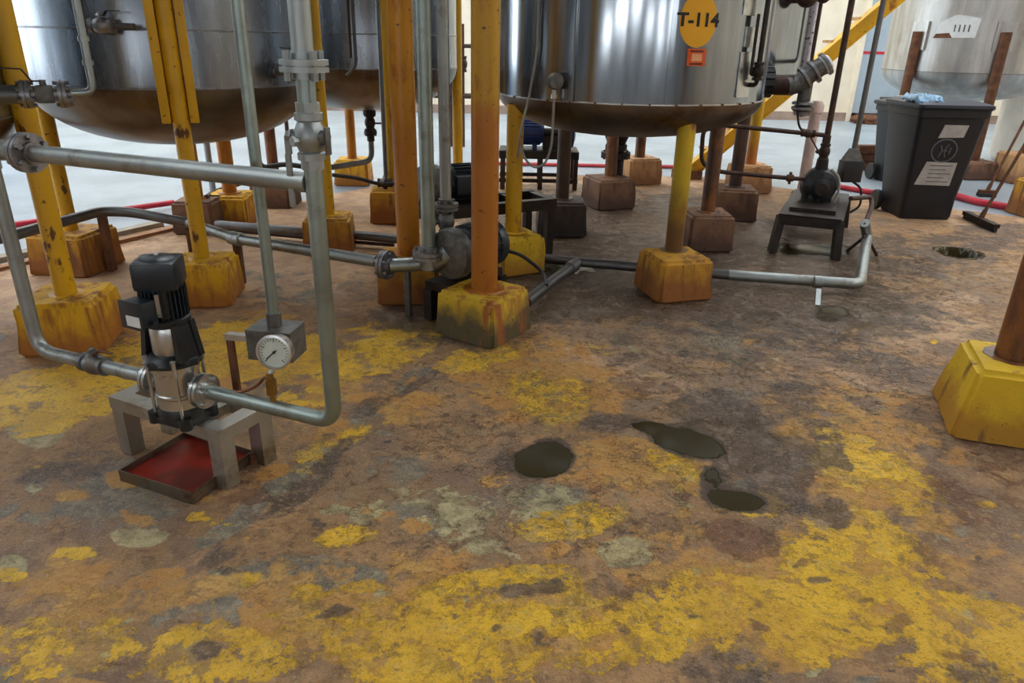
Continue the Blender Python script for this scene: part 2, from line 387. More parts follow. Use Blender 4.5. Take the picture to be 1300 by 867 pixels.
# ochre stain
for a in [(330, 480, 200, 60, 0, .55), (160, 420, 200, 60, 0, .42), (700, 480, 130, 60, 10, .72), (800, 580, 110, 40, 15, .6), (860, 530, 90, 25, 0, .4), (1080, 560, 160, 90, 20, .62), (1000, 720, 300, 100, 5, .55), (500, 760, 400, 90, 0, .5),
          (100, 740, 160, 60, 0, .42), (1180, 690, 120, 80, 0, .45), (1020, 420, 120, 20, 0, .4), (480, 520, 90, 40, -20, .55), (640, 620, 160, 40, 0, .4), (330, 420, 90, 30, 0, .5), (1130, 345, 60, 16, 0, .3)]: pt('och', *a)
# pale scraped spots
for a in [(48, 550, 34, 22, 0, .85), (175, 682, 36, 12, 0, .75), (15, 720, 24, 24, 0, .62), (560, 640, 110, 40, 10, .52), (690, 640, 90, 36, 0, .55), (640, 690, 80, 24, 0, .48), (790, 700, 40, 22, 0, .62), (450, 650, 60, 22, 0, .45), (830, 640, 60, 16, 0, .4),
          (1110, 395, 90, 14, 10, .42), (820, 435, 70, 16, 5, .42), (1180, 390, 50, 20, 0, .36), (960, 460, 60, 16, 0, .3)]: pt('pal', *a)
# tan dusty concrete
for a in [(150, 350, 340, 60, -4, .85), (420, 250, 260, 60, 0, .8), (750, 460, 150, 40, 0, .55), (1130, 400, 130, 60, 0, .62), (1000, 250, 120, 16, 0, .3), (1200, 265, 160, 26, 8, .62), (830, 470, 120, 40, 0, .5), (1150, 470, 130, 40, 0, .42),
          (680, 240, 60, 16, 0, .6), (860, 225, 60, 14, 0, .7), (960, 400, 120, 25, 0, .4)]: pt('tan', *a)
# grey bare patches
for a in [(200, 610, 150, 50, -20, .62), (60, 640, 130, 60, 0, .42), (350, 740, 170, 45, -5, .6), (650, 740, 100, 20, -5, .6), (600, 640, 130, 50, 0, .52), (520, 590, 60, 26, 0, .5), (250, 790, 120, 40, 0, .4), (900, 420, 120, 40, 10, .5), (720, 670, 80, 40, 0, .45), (470, 480, 50, 30, 0, .3), (560, 800, 40, 30, 0, .42), (380, 360, 100, 30, 0, .4)]: pt('gry', *a)
# dark damp stains, with the shade under the numbered tank painted in
for a in [(820, 300, 190, 80, 0, 1.0), (680, 360, 120, 50, 0, 1.05), (760, 365, 130, 40, 0, 1.0), (980, 375, 210, 48, 4, .95), (1010, 310, 120, 42, 0, 1.0), (1160, 320, 130, 34, 0, .62), (640, 300, 70, 50, 0, .8), (560, 400, 90, 24, 0, .85), (860, 450, 160, 30, 6, .45), (860, 410, 90, 20, 0, .5), (1040, 430, 150, 26, 12, .66), (930, 545, 85, 50, 30, .85), (985, 590, 60, 50, 50, .9), (900, 520, 60, 20, 0, .7), (1040, 560, 40, 40, 50, .55), (1000, 510, 60, 30, 10, .5),
          (880, 655, 24, 8, 20, .0), (1160, 470, 120, 24, 12, .5), (1215, 320, 80, 26, 0, .62), (1150, 330, 110, 30, 0, .35), (770, 538, 40, 16, 0, .72), (650, 580, 40, 22, 0, .66), (380, 625, 80, 20, -40, .7), (300, 690, 60, 16, -35, .6), (540, 400, 60, 20, 0, .6), (590, 430, 90, 25, 0, .5),
          (700, 745, 80, 12, -5, .6), (265, 825, 20, 9, 0, .7), (100, 590, 90, 30, -10, .5), (470, 515, 70, 14, -35, .62), (915, 610, 22, 26, -70, .72), (1240, 860, 60, 25, 0, .5), (900, 850, 110, 40, 0, .5), (800, 790, 60, 30, 40, .42), (1050, 650, 40, 30, 40, .5), (160, 460, 70, 12, 10, .45), (1270, 300, 70, 25, 0, .6), (660, 285, 60, 30, 0, .5)]: pt('drk', *a)
# rusty red-brown
for a in [(940, 682, 50, 26, 10, .85), (1140, 790, 22, 14, -30, .7), (270, 590, 110, 40, 0, .5), (330, 640, 60, 24, 0, .5), (800, 480, 50, 40, 60, .4), (1215, 830, 30, 10, 10, .6), (1250, 600, 90, 80, 0, .46), (820, 760, 60, 30, 0, .45), (1200, 690, 60, 40, 0, .4), (650, 420, 60, 20, 0, .4)]: pt('red', *a)
# wet sheen
for a in [(780, 310, 210, 90, 0, .95), (1000, 350, 220, 60, 0, .9), (900, 480, 180, 70, 0, .5), (930, 560, 110, 60, 0, .7), (640, 380, 90, 40, 0, .6), (700, 250, 90, 40, 0, .5), (1200, 340, 120, 40, 0, .45), (1250, 570, 120, 90, 0, .45)]: pt('wet', *a)
# standing water
for a in [(688, 580, 40, 23, -12, .95), (872, 560, 48, 17, 14, .95), (838, 546, 40, 8, 10, .8), (932, 634, 38, 13, 10, .95), (905, 608, 14, 20, -30, .7), (1030, 318, 60, 9, 2, .8), (1055, 400, 26, 12, 0, .62), (716, 340, 60, 10, 0, .6)]: pt('pud_shade', *a)
for a in [(900, 450, 400, 160, 0, 1), (700, 620, 420, 110, 0, .9), (1100, 350, 220, 60, 0, .9), (400, 480, 260, 70, 0, .4), (500, 750, 420, 90, 0, .5)]: pt('crk', *a)

_r = random.Random(21)
for k_, n_, lo, hi, a0 in (('yel', 60, 8, 30, .62), ('pal', 60, 6, 26, .6), ('drk', 60, 6, 24, .6), ('och', 70, 14, 44, .7), ('gry', 50, 10, 36, .7), ('red', 40, 6, 24, .7)):
    for _ in range(n_):
        v_ = _r.uniform(400, 880); s_ = .45 + (v_ - 400) / 480 * .8; ru_ = _r.uniform(lo, hi) * s_
        pt(k_, _r.uniform(-20, 1320), v_, ru_, ru_ * _r.uniform(.25, .5), _r.uniform(-25, 25), a0 * _r.uniform(.75, 1.1))
FARLINE = [V((-9, 1.9)), P(0, 336).xy, P(215, 286).xy, V((-.9, 9.1)), V((2.4, 9.2)), P(1080, 250).xy, P(1285, 275).xy, V((9, 4.6))]
HOLE = P(1217, 321)
def build_floor():
    def axis(lo, hi, a, b, fine, coarse):
        r = list(np.arange(lo, a, coarse)) + list(np.arange(a, b, fine)) + list(np.arange(b, hi, coarse)) + [hi]
        return np.array(sorted(set(np.round(r, 4))))
    xs = axis(-14, 14, -4.2, 5.2, .03, .5); ys = axis(-9, 17.6, 1.1, 10.0, .03, .5)
    X, Y = np.meshgrid(xs, ys); nx, ny = len(xs), len(ys)
    ch = {k: np.zeros_like(X) for k in ('yel', 'och', 'drk', 'wet', 'pal', 'red', 'gry', 'far', 'pud_shade', 'tan', 'crk')}
    for k, u, v, ru, rv, ang, amt in PATCH:
        c = P(u, v).xy; a = math.radians(ang); e1 = P(u + ru * math.cos(a) * .5, v + ru * math.sin(a) * .5).xy; e2 = P(u - rv * math.sin(a) * .5, v + rv * math.cos(a) * .5).xy
        ax = (e1 - c) * 2; by = (e2 - c) * 2; det = ax.x * by.y - ax.y * by.x
        dx, dy = X - c.x, Y - c.y
        s = (dx * by.y - dy * by.x) / det; q = (ax.x * dy - ax.y * dx) / det
        r = np.sqrt(s * s + q * q); w = np.clip((1.5 - r) / 1.0, 0, 1); w = w * w * (3 - 2 * w)
        ch[k] = np.maximum(ch[k], w * amt)
    # the groove running past the pump stand
    g0, g1 = P(556, 470).xy, P(262, 702).xy; gd = g1 - g0; L = gd.length; gd = gd / L
    sx = (X - g0.x) * gd.x + (Y - g0.y) * gd.y; sd = (X - g0.x) * -gd.y + (Y - g0.y) * gd.x + .02 * np.sin(sx * 4)
    gro = np.clip(1.4 - np.abs(sd) / .035, 0, 1) * (sx > 0) * (sx < L)
    ch['drk'] = np.maximum(ch['drk'], gro * .8 * (0.6 + .4 * np.sin(sx * 9)))
    ch['gry'] = np.maximum(ch['gry'], np.clip(1.5 - np.abs(sd + .05) / .06, 0, 1) * (sx > 0) * (sx < L) * .75)
    # beyond the slab edge
    fy = np.interp(X, [p.x for p in FARLINE], [p.y for p in FARLINE]); ch['far'] = np.clip((Y - fy) / .12 + .5, 0, 1)
    for k in ('yel', 'och', 'drk', 'red'): ch[k] = ch[k] * (1 - ch['far'])
    rng = np.random.default_rng(3)
    Z = np.zeros_like(X)
    for i in range(26):
        f = rng.uniform(2, 16); th = rng.uniform(0, PI); Z += np.sin((X * math.cos(th) + Y * math.sin(th)) * f + rng.uniform(0, 6)) * .012 / f
    Z *= (1 - ch['far']); Z -= gro * .006
    Z = np.minimum(Z, .004)
    hd = np.sqrt(((X - HOLE.x) / .13)**2 + ((Y - HOLE.y) / .14)**2); w = np.clip((1.1 - hd) / .22, 0, 1); Z -= w * w * (3 - 2 * w) * .8
    ch['drk'] = np.maximum(ch['drk'], np.clip(1.6 - hd, 0, 1) * .9); ch['pud_shade'] = np.maximum(ch['pud_shade'], (hd < 1.4) * 1.8)  # hole and rim coloured dark to stand for the shade inside
    verts = np.stack([X.ravel(), Y.ravel(), Z.ravel()], 1)
    idx = np.arange(nx * ny).reshape(ny, nx); faces = np.stack([idx[:-1, :-1], idx[:-1, 1:], idx[1:, 1:], idx[1:, :-1]], -1).reshape(-1, 4)
    me = bpy.data.meshes.new('floor'); me.vertices.add(len(verts)); me.vertices.foreach_set('co', verts.ravel())
    me.loops.add(faces.size); me.loops.foreach_set('vertex_index', faces.ravel().astype(np.int32))
    me.polygons.add(len(faces)); me.polygons.foreach_set('loop_start', np.arange(0, faces.size, 4, dtype=np.int32))
    me.update(calc_edges=True); me.validate()
    me.polygons.foreach_set('use_smooth', [True] * len(me.polygons))
    for nm, ks in (('lay_a', ('yel', 'och', 'drk', 'wet')), ('lay_b', ('pal', 'red', 'gry', 'far')), ('lay_c', ('pud_shade', 'tan', 'crk', None))):
        at = me.attributes.new(nm, 'FLOAT_COLOR', 'POINT')
        arr = np.stack([ch[k].ravel() if k else np.ones(nx * ny) for k in ks], 1).astype(np.float32); at.data.foreach_set('color', arr.ravel())
    me.materials.append(M['floor'])
    o = bpy.data.objects.new('floor', me); COL.objects.link(o); tag(o, 'worn floor of flaking yellow paint and stained concrete', 'floor', kind='structure')
build_floor()

# ------------------------------------------------------------------ hall: walls, roof with skylights, door panel
def emis(name, col, s):
    t = NT(name); t.out(col, .5); t.plug(t.b.inputs['Emission Color'], (*col, 1)); t.b.inputs['Emission Strength'].default_value = s; return t.m
M['wall'] = plain('cream_wall', srgb(226, 214, 192), .8, 0, .06, 2.5, .05)
M['wallgrey'] = plain('grey_wall', srgb(150, 156, 164), .8, 0, .1, 2.5, .05)
M['doorblue'] = plain('grey_blue_panel', srgb(158, 172, 182), .6, 0, .05, 4, .03)
M['roof'] = plain('roof_sheet', srgb(112, 112, 114), .7, 0, .1, 4, .05)
M['sky'] = emis('skylight_sheet', (.93, .97, 1.0), 5.2)
M['slit'] = emis('added_reflection_slit', (.93, .97, 1.0), 7.0)
M['window'] = emis('daylit_window', (.84, .93, 1.0), 2.2)
def struct(mb, name, mat, loc, label=None, cat=None):
    return tag(mb.build(name, mat, None, loc, 35), label, cat, kind='structure')
HX, HY0, HY1, HZ = 13.5, -8.5, 17.0, 6.8
struct(MB().box((0, HY1 + .1, HZ / 2), (2 * HX, .2, HZ)), 'wall_back', M['wall'], (0, HY1, 0))
struct(MB().box((0, HY0 - .1, HZ / 2), (2 * HX, .2, HZ)), 'wall_front', M['wallgrey'], (0, HY0, 0))
struct(MB().box((HX + .1, (HY0 + HY1) / 2, HZ / 2), (.2, HY1 - HY0 + .4, HZ)), 'wall_right', M['wall'], (HX, 0, 0))
struct(MB().box((-HX - .1, (HY0 + HY1) / 2, HZ / 2), (.2, HY1 - HY0 + .4, HZ)), 'wall_left', M['wallgrey'], (-HX, 0, 0))
struct(MB().box((0, (HY0 + HY1) / 2, HZ + .1), (2 * HX + .4, HY1 - HY0 + .4, .2)), 'ceiling', M['roof'], (0, 4, HZ))
wn = 1
def window(mb, mat, loc):
    global wn
    o = struct(mb, 'window_%d' % wn, mat, loc); wn += 1; return o
for x in (-10.5, -6.3, -2.1, 2.1, 6.3, 10.5):
    for y in (-1.6, 2.8, 7.4, 12.0, 15.4):
        if -2 < y < 7 and abs(x) < 3: continue
        window(MB().box((x, y, HZ - .03), (1.3, 2.6, .05)), M['sky'], (x, y, HZ))
# unseen glowing slits added behind the viewer, placed for the numbered tank's reflections
for x0, x1, z0, z1 in ((-7.6, -5.2, 1.62, 1.98), (-4.7, -2.5, 2.0, 2.36), (-1.5, .1, 2.2, 2.5), (1.2, 2.5, 1.86, 2.10), (3.3, 4.5, 2.08, 2.32), (5.5, 6.7, 2.26, 2.5), (3.6, 4.7, 1.58, 1.74), (5.5, 6.6, 1.76, 1.92)):
    window(MB().prism([(x0 - .25, HY0 + .02, z0), (x1 - .25, HY0 + .02, z0), (x1 + .25, HY0 + .02, z1), (x0 + .25, HY0 + .02, z1)], (0, .03, 0)), M['slit'], (x0, HY0, z0))
# tall daylight openings on the left side and the far right
for y in (4.5, 9.0, 13.5): window(MB().box((-HX + .03, y, 2.6), (.05, 3.2, 3.4)), M['window'], (-HX, y, 1))

# ------------------------------------------------------------------ camera, render, world
cd = bpy.data.cameras.new('camera'); cam = bpy.data.objects.new('camera', cd); COL.objects.link(cam)
cd.sensor_width = 36; cd.lens = 36 * FPX / 1300; cd.clip_end = 100
cam.matrix_world = Matrix.Translation(CAM) @ Matrix((CR, CU, -FWD)).transposed().to_4x4()
SC.camera = cam
w = bpy.data.worlds.new('world'); SC.world = w; w.use_nodes = True
w.node_tree.nodes['Background'].inputs[0].default_value = (.75, .85, 1, 1); w.node_tree.nodes['Background'].inputs[1].default_value = .4
SC.view_settings.view_transform = 'Standard'; SC.view_settings.look = 'None'; SC.view_settings.gamma = 1; SC.view_settings.use_curve_mapping = False
SC.view_settings.exposure = 1.1
SC.cycles.use_denoising = True

# ------------------------------------------------------------------ concrete plinths
PLG = 'concrete plinths under the yellow legs'
def plinth(xy, size, h, rz, mat, label, top=.95, seed=0, size2=None):
    rnd = random.Random(seed * 7 + 3); x, y = xy; c, s = math.cos(rz), math.sin(rz); sy = size2 or size
    q = lambda a, b, z, k: V((x + (a * size * c - b * sy * s) / 2 * k, y + (a * size * s + b * sy * c) / 2 * k, z))
    mb = MB(); cor = [(-1, -1), (1, -1), (1, 1), (-1, 1)]; j = [1 + rnd.uniform(-.05, .05) for _ in range(4)]
    mb.hull8([q(a, b, -.012, j[i] * 1.03) for i, (a, b) in enumerate(cor)], [q(a, b, h, j[i] * top) for i, (a, b) in enumerate(cor)])
    bmesh.ops.subdivide_edges(mb.bm, edges=mb.bm.edges[:], cuts=5, use_grid_fill=True)
    for v in mb.bm.verts:
        n = math.sin(v.co.x * 31 + seed) * math.sin(v.co.y * 27 + seed * 2) * math.sin(v.co.z * 24 + seed)
        v.co += V((v.co.x - x, v.co.y - y, 0)).normalized() * n * .006
    bmesh.ops.bevel(mb.bm, geom=[e for e in mb.bm.edges if len(e.link_faces) == 2 and e.calc_face_angle() > .8], offset=.022, segments=3, affect='EDGES')
    o = mb.build('concrete_plinth', mat, None, (x, y, 0), 50)
    return tag(o, label, 'plinth', PLG)

# ------------------------------------------------------------------ tanks on legs
def dish_prof(R, zs, depth, n=12):
    out = []
    for i in range(n + 1):
        a = PI / 2 * i / n; out.append((R * math.sin(a)**.9 if i else 0, zs - depth * math.cos(a)))
    return out
def leg_mesh(x, y, z0, z1, r, flange=True):
    mb = MB(); mb.cyl((x, y, z0), (x, y, z1), r, n=24)
    if flange: mb.cyl((x, y, z0 - .002), (x, y, z0 + .012), r * 1.75, r * 1.6, n=10)
    return mb
def tank(label, c, R, zs, depth, legs, zleg, shell, dish, legmats, lr, pz, ztop=3.3, welds=(), cat='tank', band=None):
    T = thing('storage_tank', label, cat, (c[0], c[1], zs - depth), 'stainless tanks standing on legs')
    sh = MB().lathe([(R, zs), (R, ztop - .12), (R * .93, ztop - .03), (R * .6, ztop + .08), (0, ztop + .14)], (c[0], c[1], 0), n=96)
    so = sh.build('shell', shell, T)
    dp = dish_prof(R, zs, depth); MB().lathe(dp, (c[0], c[1], 0), n=96).build('dished_base', dish, T)
    b = MB()
    for z, t in [(zs, .006)] + [(z, .007) for z in welds]: b.lathe([(R - .004, z - t), (R + t * .8, z - t * .6), (R + t * .8, z + t * .6), (R - .004, z + t)], (c[0], c[1], 0), n=96)
    b.build('weld_band', band or M['flange'], T)
    for i, (x, y) in enumerate(legs):
        leg_mesh(x, y, pz[i], zleg, lr, True).build('leg', legmats[i], T)
    return T
def polar(c, r, a): return (c[0] + r * math.cos(a), c[1] + r * math.sin(a))

# tank legs' places
c1 = (-2.30, 5.17); A0 = math.radians(-67)
L1 = [polar(c1, .93, A0 + k * PI / 2) for k in range(4)]             # near, east, far, west
L1[3] = tuple(P(90, 291, .28).xy)
T1 = tank('dull stainless tank behind the black pump, with a double-width yellow leg in front', c1, .885, 1.25, .40, L1, 3.2, M['shell'], M['dish'],
          [M['post_chip'], M['post_y'], M['post_o'], M['post_chip']], .047, [.26, .27, .27, .26], welds=(1.565,))
x, y = L1[0]; rd = V((x - c1[0], y - c1[1], 0)).normalized(); sd = V((-rd.y, rd.x, 0))
zb = PY(235, 156, y).z
mb = MB()
for s in (-1, 1):
    q = V((x, y, 0)) + sd * s * .075 - rd * .01
    mb.box((q.x, q.y, (zb + 3.2) / 2), (.05, .10, 3.2 - zb), math.atan2(rd.y, rd.x) + PI / 2, .008)
mb.build('leg_channel', M['post_y'], T1)
c2 = (-1.48, 7.43); L2 = [polar(c2, .94, A0 + k * PI / 2) for k in range(4)]
T2 = tank('dull stainless tank with a rounded bottom standing behind two orange posts', c2, .89, 1.29, .40, L2, 3.2, M['shell'], M['dish'],
          [M['post_y'], M['post_y'], M['post_o'], M['post_b']], .052, [.27] * 4, welds=(1.57,))
c3 = (.79, 5.44); L3 = [P(640, 293, .29).xy, P(855, 317, .27).xy, P(903, 268, .29).xy, P(713, 252, .29).xy]
def within(c, R, L):                                                 # legs stand just inside the shell's edge
    out = []
    for x, y in L:
        v = V((x - c[0], y - c[1])); v = v.normalized() * min(v.length, R); out.append(V((c[0] + v.x, c[1] + v.y)))
    return out
L3 = within(c3, .875, L3)
T3 = tank('large clad stainless tank bearing a round yellow number sign', c3, .925, 1.205, .27, L3, 1.15, M['clad'], M['clad_dirty'],
          [M['post_y'], M['post_front'], M['post_b'], M['post_db']], .058, [.28, .26, .29, .29], welds=(), band=M['inox'])
c6 = (1.815, 7.87); L6 = [P(768, 225, .29).xy, P(933, 237, .29).xy, P(963, 208, .29).xy, P(812, 200, .29).xy]
L6 = within(c6, .99, L6)
T6 = tank('blue-tinted stainless tank half hidden behind the numbered tank', c6, 1.05, 1.30, .24, L6, 1.24, M['clad'], M['clad_dirty'],
          [M['post_b'], M['post_db'], M['post_yo'], M['post_b']], .06, [.29] * 4)
LA = P(84, 372, .27).xy; c0 = (LA.x - .855, LA.y - .36)
L0 = [(LA.x, LA.y), (c0[0] + .36, c0[1] - .86)]
T0 = tank('dark steel tank cut off by the upper corner, with a chipped yellow leg', c0, .88, 1.17, .36, L0[:1], 3.2, M['shell'], M['dish'], [M['post_chip']], .052, [.26])

plinth(LA, .40, .27, .2, M['pl_y'], 'yellow plinth beside the black pump, under the chipped leg', seed=1)
plinth(L1[0], .36, .26, .12, M['pl_y'], 'ochre-yellow plinth right behind the black motor', seed=2)
plinth(L1[1], .36, .27, .1, M['pl_o'], 'ochre plinth behind the tall galvanised riser', seed=3)
plinth(L1[2], .36, .27, .0, M['pl_b'], 'brownish plinth behind the double-width yellow leg', seed=4)
plinth(L1[3], .42, .28, -.1, M['pl_o'], 'tan-yellow plinth nearest the red pipe end, under a brown-sided leg', seed=5)
plinth(L2[0], .40, .30, .1, M['pl_o'], 'ochre plinth just behind the twin pipe risers', seed=6)
plinth(L2[3], .38, .27, .0, M['pl_b'], 'shaded brown plinth with the thin black hose passing above it', seed=7)
plinth(L2[2], .38, .28, .05, M['pl_y'], 'clean yellow plinth below the dark outlet valve', seed=8)
plinth(L2[1], .38, .28, .05, M['pl_t'], 'tan plinth mostly hidden behind the big orange post', seed=9)
plinth(L3[0], .36, .27, .5, M['pl_y2'], 'bright yellow plinth half hidden by the big orange post', seed=10)
plinth((L3[1].x, L3[1].y - .10), .38, .27, .26, M['pl_o'], 'ochre-brown plinth with a yellow dribble, crossed by the floor pipe', seed=11)
plinth(L3[2], .38, .29, .05, M['pl_b'], 'brown plinth just behind the ochre one with the dribble', seed=12)
plinth(L3[3], .42, .29, .02, M['pl_d'], 'darkest grey-black plinth, behind the frame of the pump skid', seed=13)
plinth(L6[0], .42, .29, .35, M['pl_b'], 'grey-brown plinth under the shaded valve of the far tank', seed=14)
plinth(L6[1], .40, .29, -.15, M['pl_b'], 'brown plinth beside the black pump table', seed=15)
plinth(L6[2], .42, .30, .1, M['pl_t'], 'orange-tan plinth under the yellow leg behind the pump table', seed=16)
plinth(L6[3], .42, .30, .3, M['pl_t'], 'light tan plinth farthest back in the middle', seed=17)

# ------------------------------------------------------------------ free posts
def post(name, xy, r, z0, z1, mat, label):
    o = leg_mesh(xy[0], xy[1], z0, z1, r).build(name, mat, None, (xy[0], xy[1], z0), 35)
    return tag(o, label, 'post', 'round steel posts on plinths')
q613 = P(615, 366, .26).xy; post('steel_post', q613, .073, .255, 3.3, M['post_big'], 'thick orange post with yellow paint left near the top')
plinth(q613, .40, .26, -.6, M['pl_g'], 'nearest middle plinth, yellow rim and shade-darkened front, under the thick orange post', seed=18)
q515 = P(519, 322, .28).xy; post('steel_post', q515, .072, .27, 3.3, M['post_o'], 'yellow-orange post right behind the tall riser pair')
plinth(q515, .38, .28, .1, M['pl_o'], 'dim ochre plinth behind the pump elbow', seed=19)
qF = P(292, 245, .27).xy; post('steel_post', qF, .06, .27, 3.3, M['post_o'], 'orange post seen under the left tank, behind the slim pipe')
plinth(qF, .38, .27, 0, M['pl_y'], 'yellow-faced plinth under the orange post, farther than the brownish one', seed=20)
qR = P(1287, 452, .31).xy; post('steel_post', qR, .075, .30, 3.3, M['post_b'], 'rusty brown post cut by the frame on the big yellow plinth')
plinth((qR[0] + .02, qR[1] - .03), .50, .31, -.32, M['pl_y2'], 'big bright yellow plinth standing alone in front of the bin', top=.80, seed=21)

# ------------------------------------------------------------------ vertical pump on its stand
d = V((.926, -.377, 0)).normalized(); e = V((.377, .926, 0)); rz = math.atan2(d.y, d.x)
ZP = .385
pc = P(227, 488, ZP); PX, PYY = pc.x, pc.y
# stand
SA, SB, SC_, SD = P(137, 503, .25), P(277, 549, .25), P(344, 512, .25), P(204, 474, .25)
SD = SA + (SC_ - SB)
ctr = (SA + SB + SC_ + SD) / 4
T = thing('pump_stand', 'low grey steel stand under the black vertical pump', 'stand', (ctr.x, ctr.y, 0))
cs = [SA, SB, SC_, SD]; H = V((0, 0, .05))
def inset(p, k): return p + (ctr - p).normalized() * k
mb = MB(); ax = (SB - SA).normalized(); ay = (SC_ - SB).normalized(); W = .065
for p0, p1, nrm in [(SA, SB, ay), (SD, SC_, -ay)]:
    mb.prism([p0 - H, p1 - H, p1 - H + nrm * W, p0 - H + nrm * W], H)
for p0, p1, nrm in [(SA, SD, ax), (SB, SC_, -ax)]:
    a, b = p0 + ay * W, p1 - ay * W
    mb.prism([a - H, b - H, b - H + nrm * W, a - H + nrm * W], H - V((0, 0, .0005)))
mid = (SA + SD) / 2 + ax * .30
mb.build('top_frame', M['stand'], T, smooth=20)
for p, sx, sy in [(SA, 1, 1), (SB, -1, 1), (SC_, -1, -1), (SD, 1, -1)]:
    a = p + ax * sx * .003 + ay * sy * .003; mb = MB(); b = a - H
    mb.prism([b, b + ax * sx * .062, b + ax * sx * .062 + ay * sy * .062, b + ay * sy * .062], V((0, 0, -(.25 - .05))))
    mb.build('leg', M['stand'], T, smooth=20)
for k in (.14, .40):
    mb = MB(); a = SA + ay * W + ax * (k + .0); b = SD - ay * W + ax * (k + .0); mb.prism([a - H * .9, a - H * .9 + ax * .035, b - H * .9 + ax * .035, b - H * .9], V((0, 0, .04))); mb.build('cross_bar', M['stand'], T, smooth=20)
# drip tray
tA, tB, tC, tD = P(150, 597, .05), P(243, 626, .05), P(322, 572, .05), P(238, 546, .05)
tc = (tA + tB + tC + tD) / 4; tc.z = 0
T = thing('drip_tray', 'shallow square drip tray of red liquid under the pump stand', 'tray', tc)
mb = MB(); pts = [V((p.x, p.y, 0)) for p in (tA, tB, tC, tD)]; hz = V((0, 0, .05)); th = .004
mb.prism([p + V((0, 0, .001)) for p in pts], V((0, 0, .004)))
for i in range(4):
    p0, p1 = pts[i], pts[(i + 1) % 4]; nrm = (tc - (p0 + p1) / 2); dd = (p1 - p0).normalized(); nrm = (nrm - dd * nrm.dot(dd)).normalized()
    z0 = V((0, 0, .001)); mb.prism([p0 + z0, p1 + z0, p1 + z0 + nrm * th, p0 + z0 + nrm * th], hz)
mb.build('pan', M['tray'], T, smooth=20)
mb = MB(); mb.prism([tc + (p - tc) * .985 + V((0, 0, .006)) for p in pts], V((0, 0, .022)))
tl = NT('red_liquid'); n = tl.noise(5, 4, .6); mb.build('red_liquid', tl.out(tl.mix(tl.step(n, .35, .62), srgb(150, 26, 8), srgb(96, 18, 8)), .28), T, smooth=20)
# loose nut under the stand
nb = P(322, 588, 0); mb = MB(); mb.cyl(nb + V((0, 0, .0)), nb + V((0, 0, .03)), .022, n=6); mb.cyl(nb + V((0, 0, .03)), nb + V((0, 0, .045)), .016, n=12)
single(mb, 'bolt_head', M['rust'], 'rusty loose bolt on the floor by the stand leg', 'bolt', nb)

# pump
T = thing('vertical_pump', 'black and stainless vertical multistage pump on the grey stand', 'pump', (PX, PYY, .25))
o = V((PX, PYY, 0)); up = V((0, 0, 1))
def zpx(v, u=None, y=PYY): return PY(u or 220, v, y).z
zs0, zs1 = .31, zpx(457, 229)
zm0, zm1, zc0, zc1 = zpx(405, 215), zpx(412, 215), zpx(363, 209), zpx(323, 207)
mb = MB(); mb.box(o + up * .265, (.165, .15, .03), rz, .008); mb.lathe([(.085, .278), (.085, .30), (.080, .315)], o, n=32)
for sx in (-1, 1):
    for sy in (-1, 1): 
        q = o + d * sx * .072 + e * sy * .062; mb.cyl(q + up * .25, q + up * .292, .022, n=12)
mb.build('foot', M['black'], T)
mb = MB(); mb.lathe([(.078, .30), (.078, zs0 + .045), (.082, zs0 + .05), (.082, zs0 + .058), (.077, zs0 + .062), (.077, zs1 - .03), (.081, zs1 - .028), (.081, zs1)], o, n=48)
mb.build('sleeve', M['inox'], T)
for k in range(4):
    mb = MB(); a = rz + PI / 4 + k * PI / 2; q = o + V((math.cos(a), math.sin(a), 0)) * .090; mb.cyl(q + up * .29, q + up * (zs1 + .015), .006, n=8); mb.cyl(q + up * (zs1 + .0), q + up * (zs1 + .03), .011, n=6); mb.build('tie_rod', M['inox'], T)
zt = zs1
mb = MB(); mb.box(o + up * (zt + .010), (.165, .165, .026), rz + PI / 4, .02); mb.lathe([(.096, zt), (.098, zt + .012), (.08, zt + .03), (.06, zt + .04)], o, n=32)
mb.build('stool_base', M['black'], T)
mb = MB(); mb.lathe([(.060, zt + .03), (.064, zt + .05), (.064, zm0 - .03), (.056, zm0 - .01)], o, n=36)
mb.build('coupling_guard', M['inox'], T)
mb = MB()
for s in (-1, 1):
    for t_ in (-1, 1):
        a0 = o + d * s * .080 + e * t_ * .046; a1 = o + d * s * .068 + e * t_ * .034
        mb.beam(a0 + up * (zt + .02), a1 + up * (zm0 + .0), .02, .02, d)
    mb.prism([o + d * s * .086 - e * .046 + up * (zt + .02), o + d * s * .086 + e * .046 + up * (zt + .02), o + d * s * .072 + e * .034 + up * (zm0), o + d * s * .072 - e * .034 + up * zm0], d * -s * .012)
mb.lathe([(.074, zm0 - .012), (.078, zm0 - .004), (.078, zm0 + .012), (.07, zm0 + .018)], o, n=36)
mb.build('motor_stool', M['black'], T)
mb = MB(); mb.lathe([(.060, zm0 + .01), (.060, zc0 + .01)], o, n=36)
for k in range(30):
    a = 2 * PI * k / 30; q = V((math.cos(a), math.sin(a), 0)); mb.beam(o + q * .067 + up * (zm0 + .02), o + q * .067 + up * (zc0 + .004), .020, .0035, V((-q.y, q.x, 0)).cross(up) if False else V((-q.y, q.x, 0)))
mb.build('motor_body', M['navy'], T)
qf = V((.22, -.97, 0)).normalized()
mb = MB(); mb.beam(o + qf * .078 + up * (zm0 + .035), o + qf * .078 + up * (zc0 - .004), .013, .012, qf); mb.build('rating_strip', M['inox'], T)
mb = MB(); mb.box(o + up * ((zc0 + zc1) / 2 - .006 ), (.142, .142, zc1 - zc0 - .012), .16, .017); mb.lathe([(.060, zc1 - .03), (.058, zc1 - .013), (.045, zc1 - .006), (0, zc1)], o, n=36)
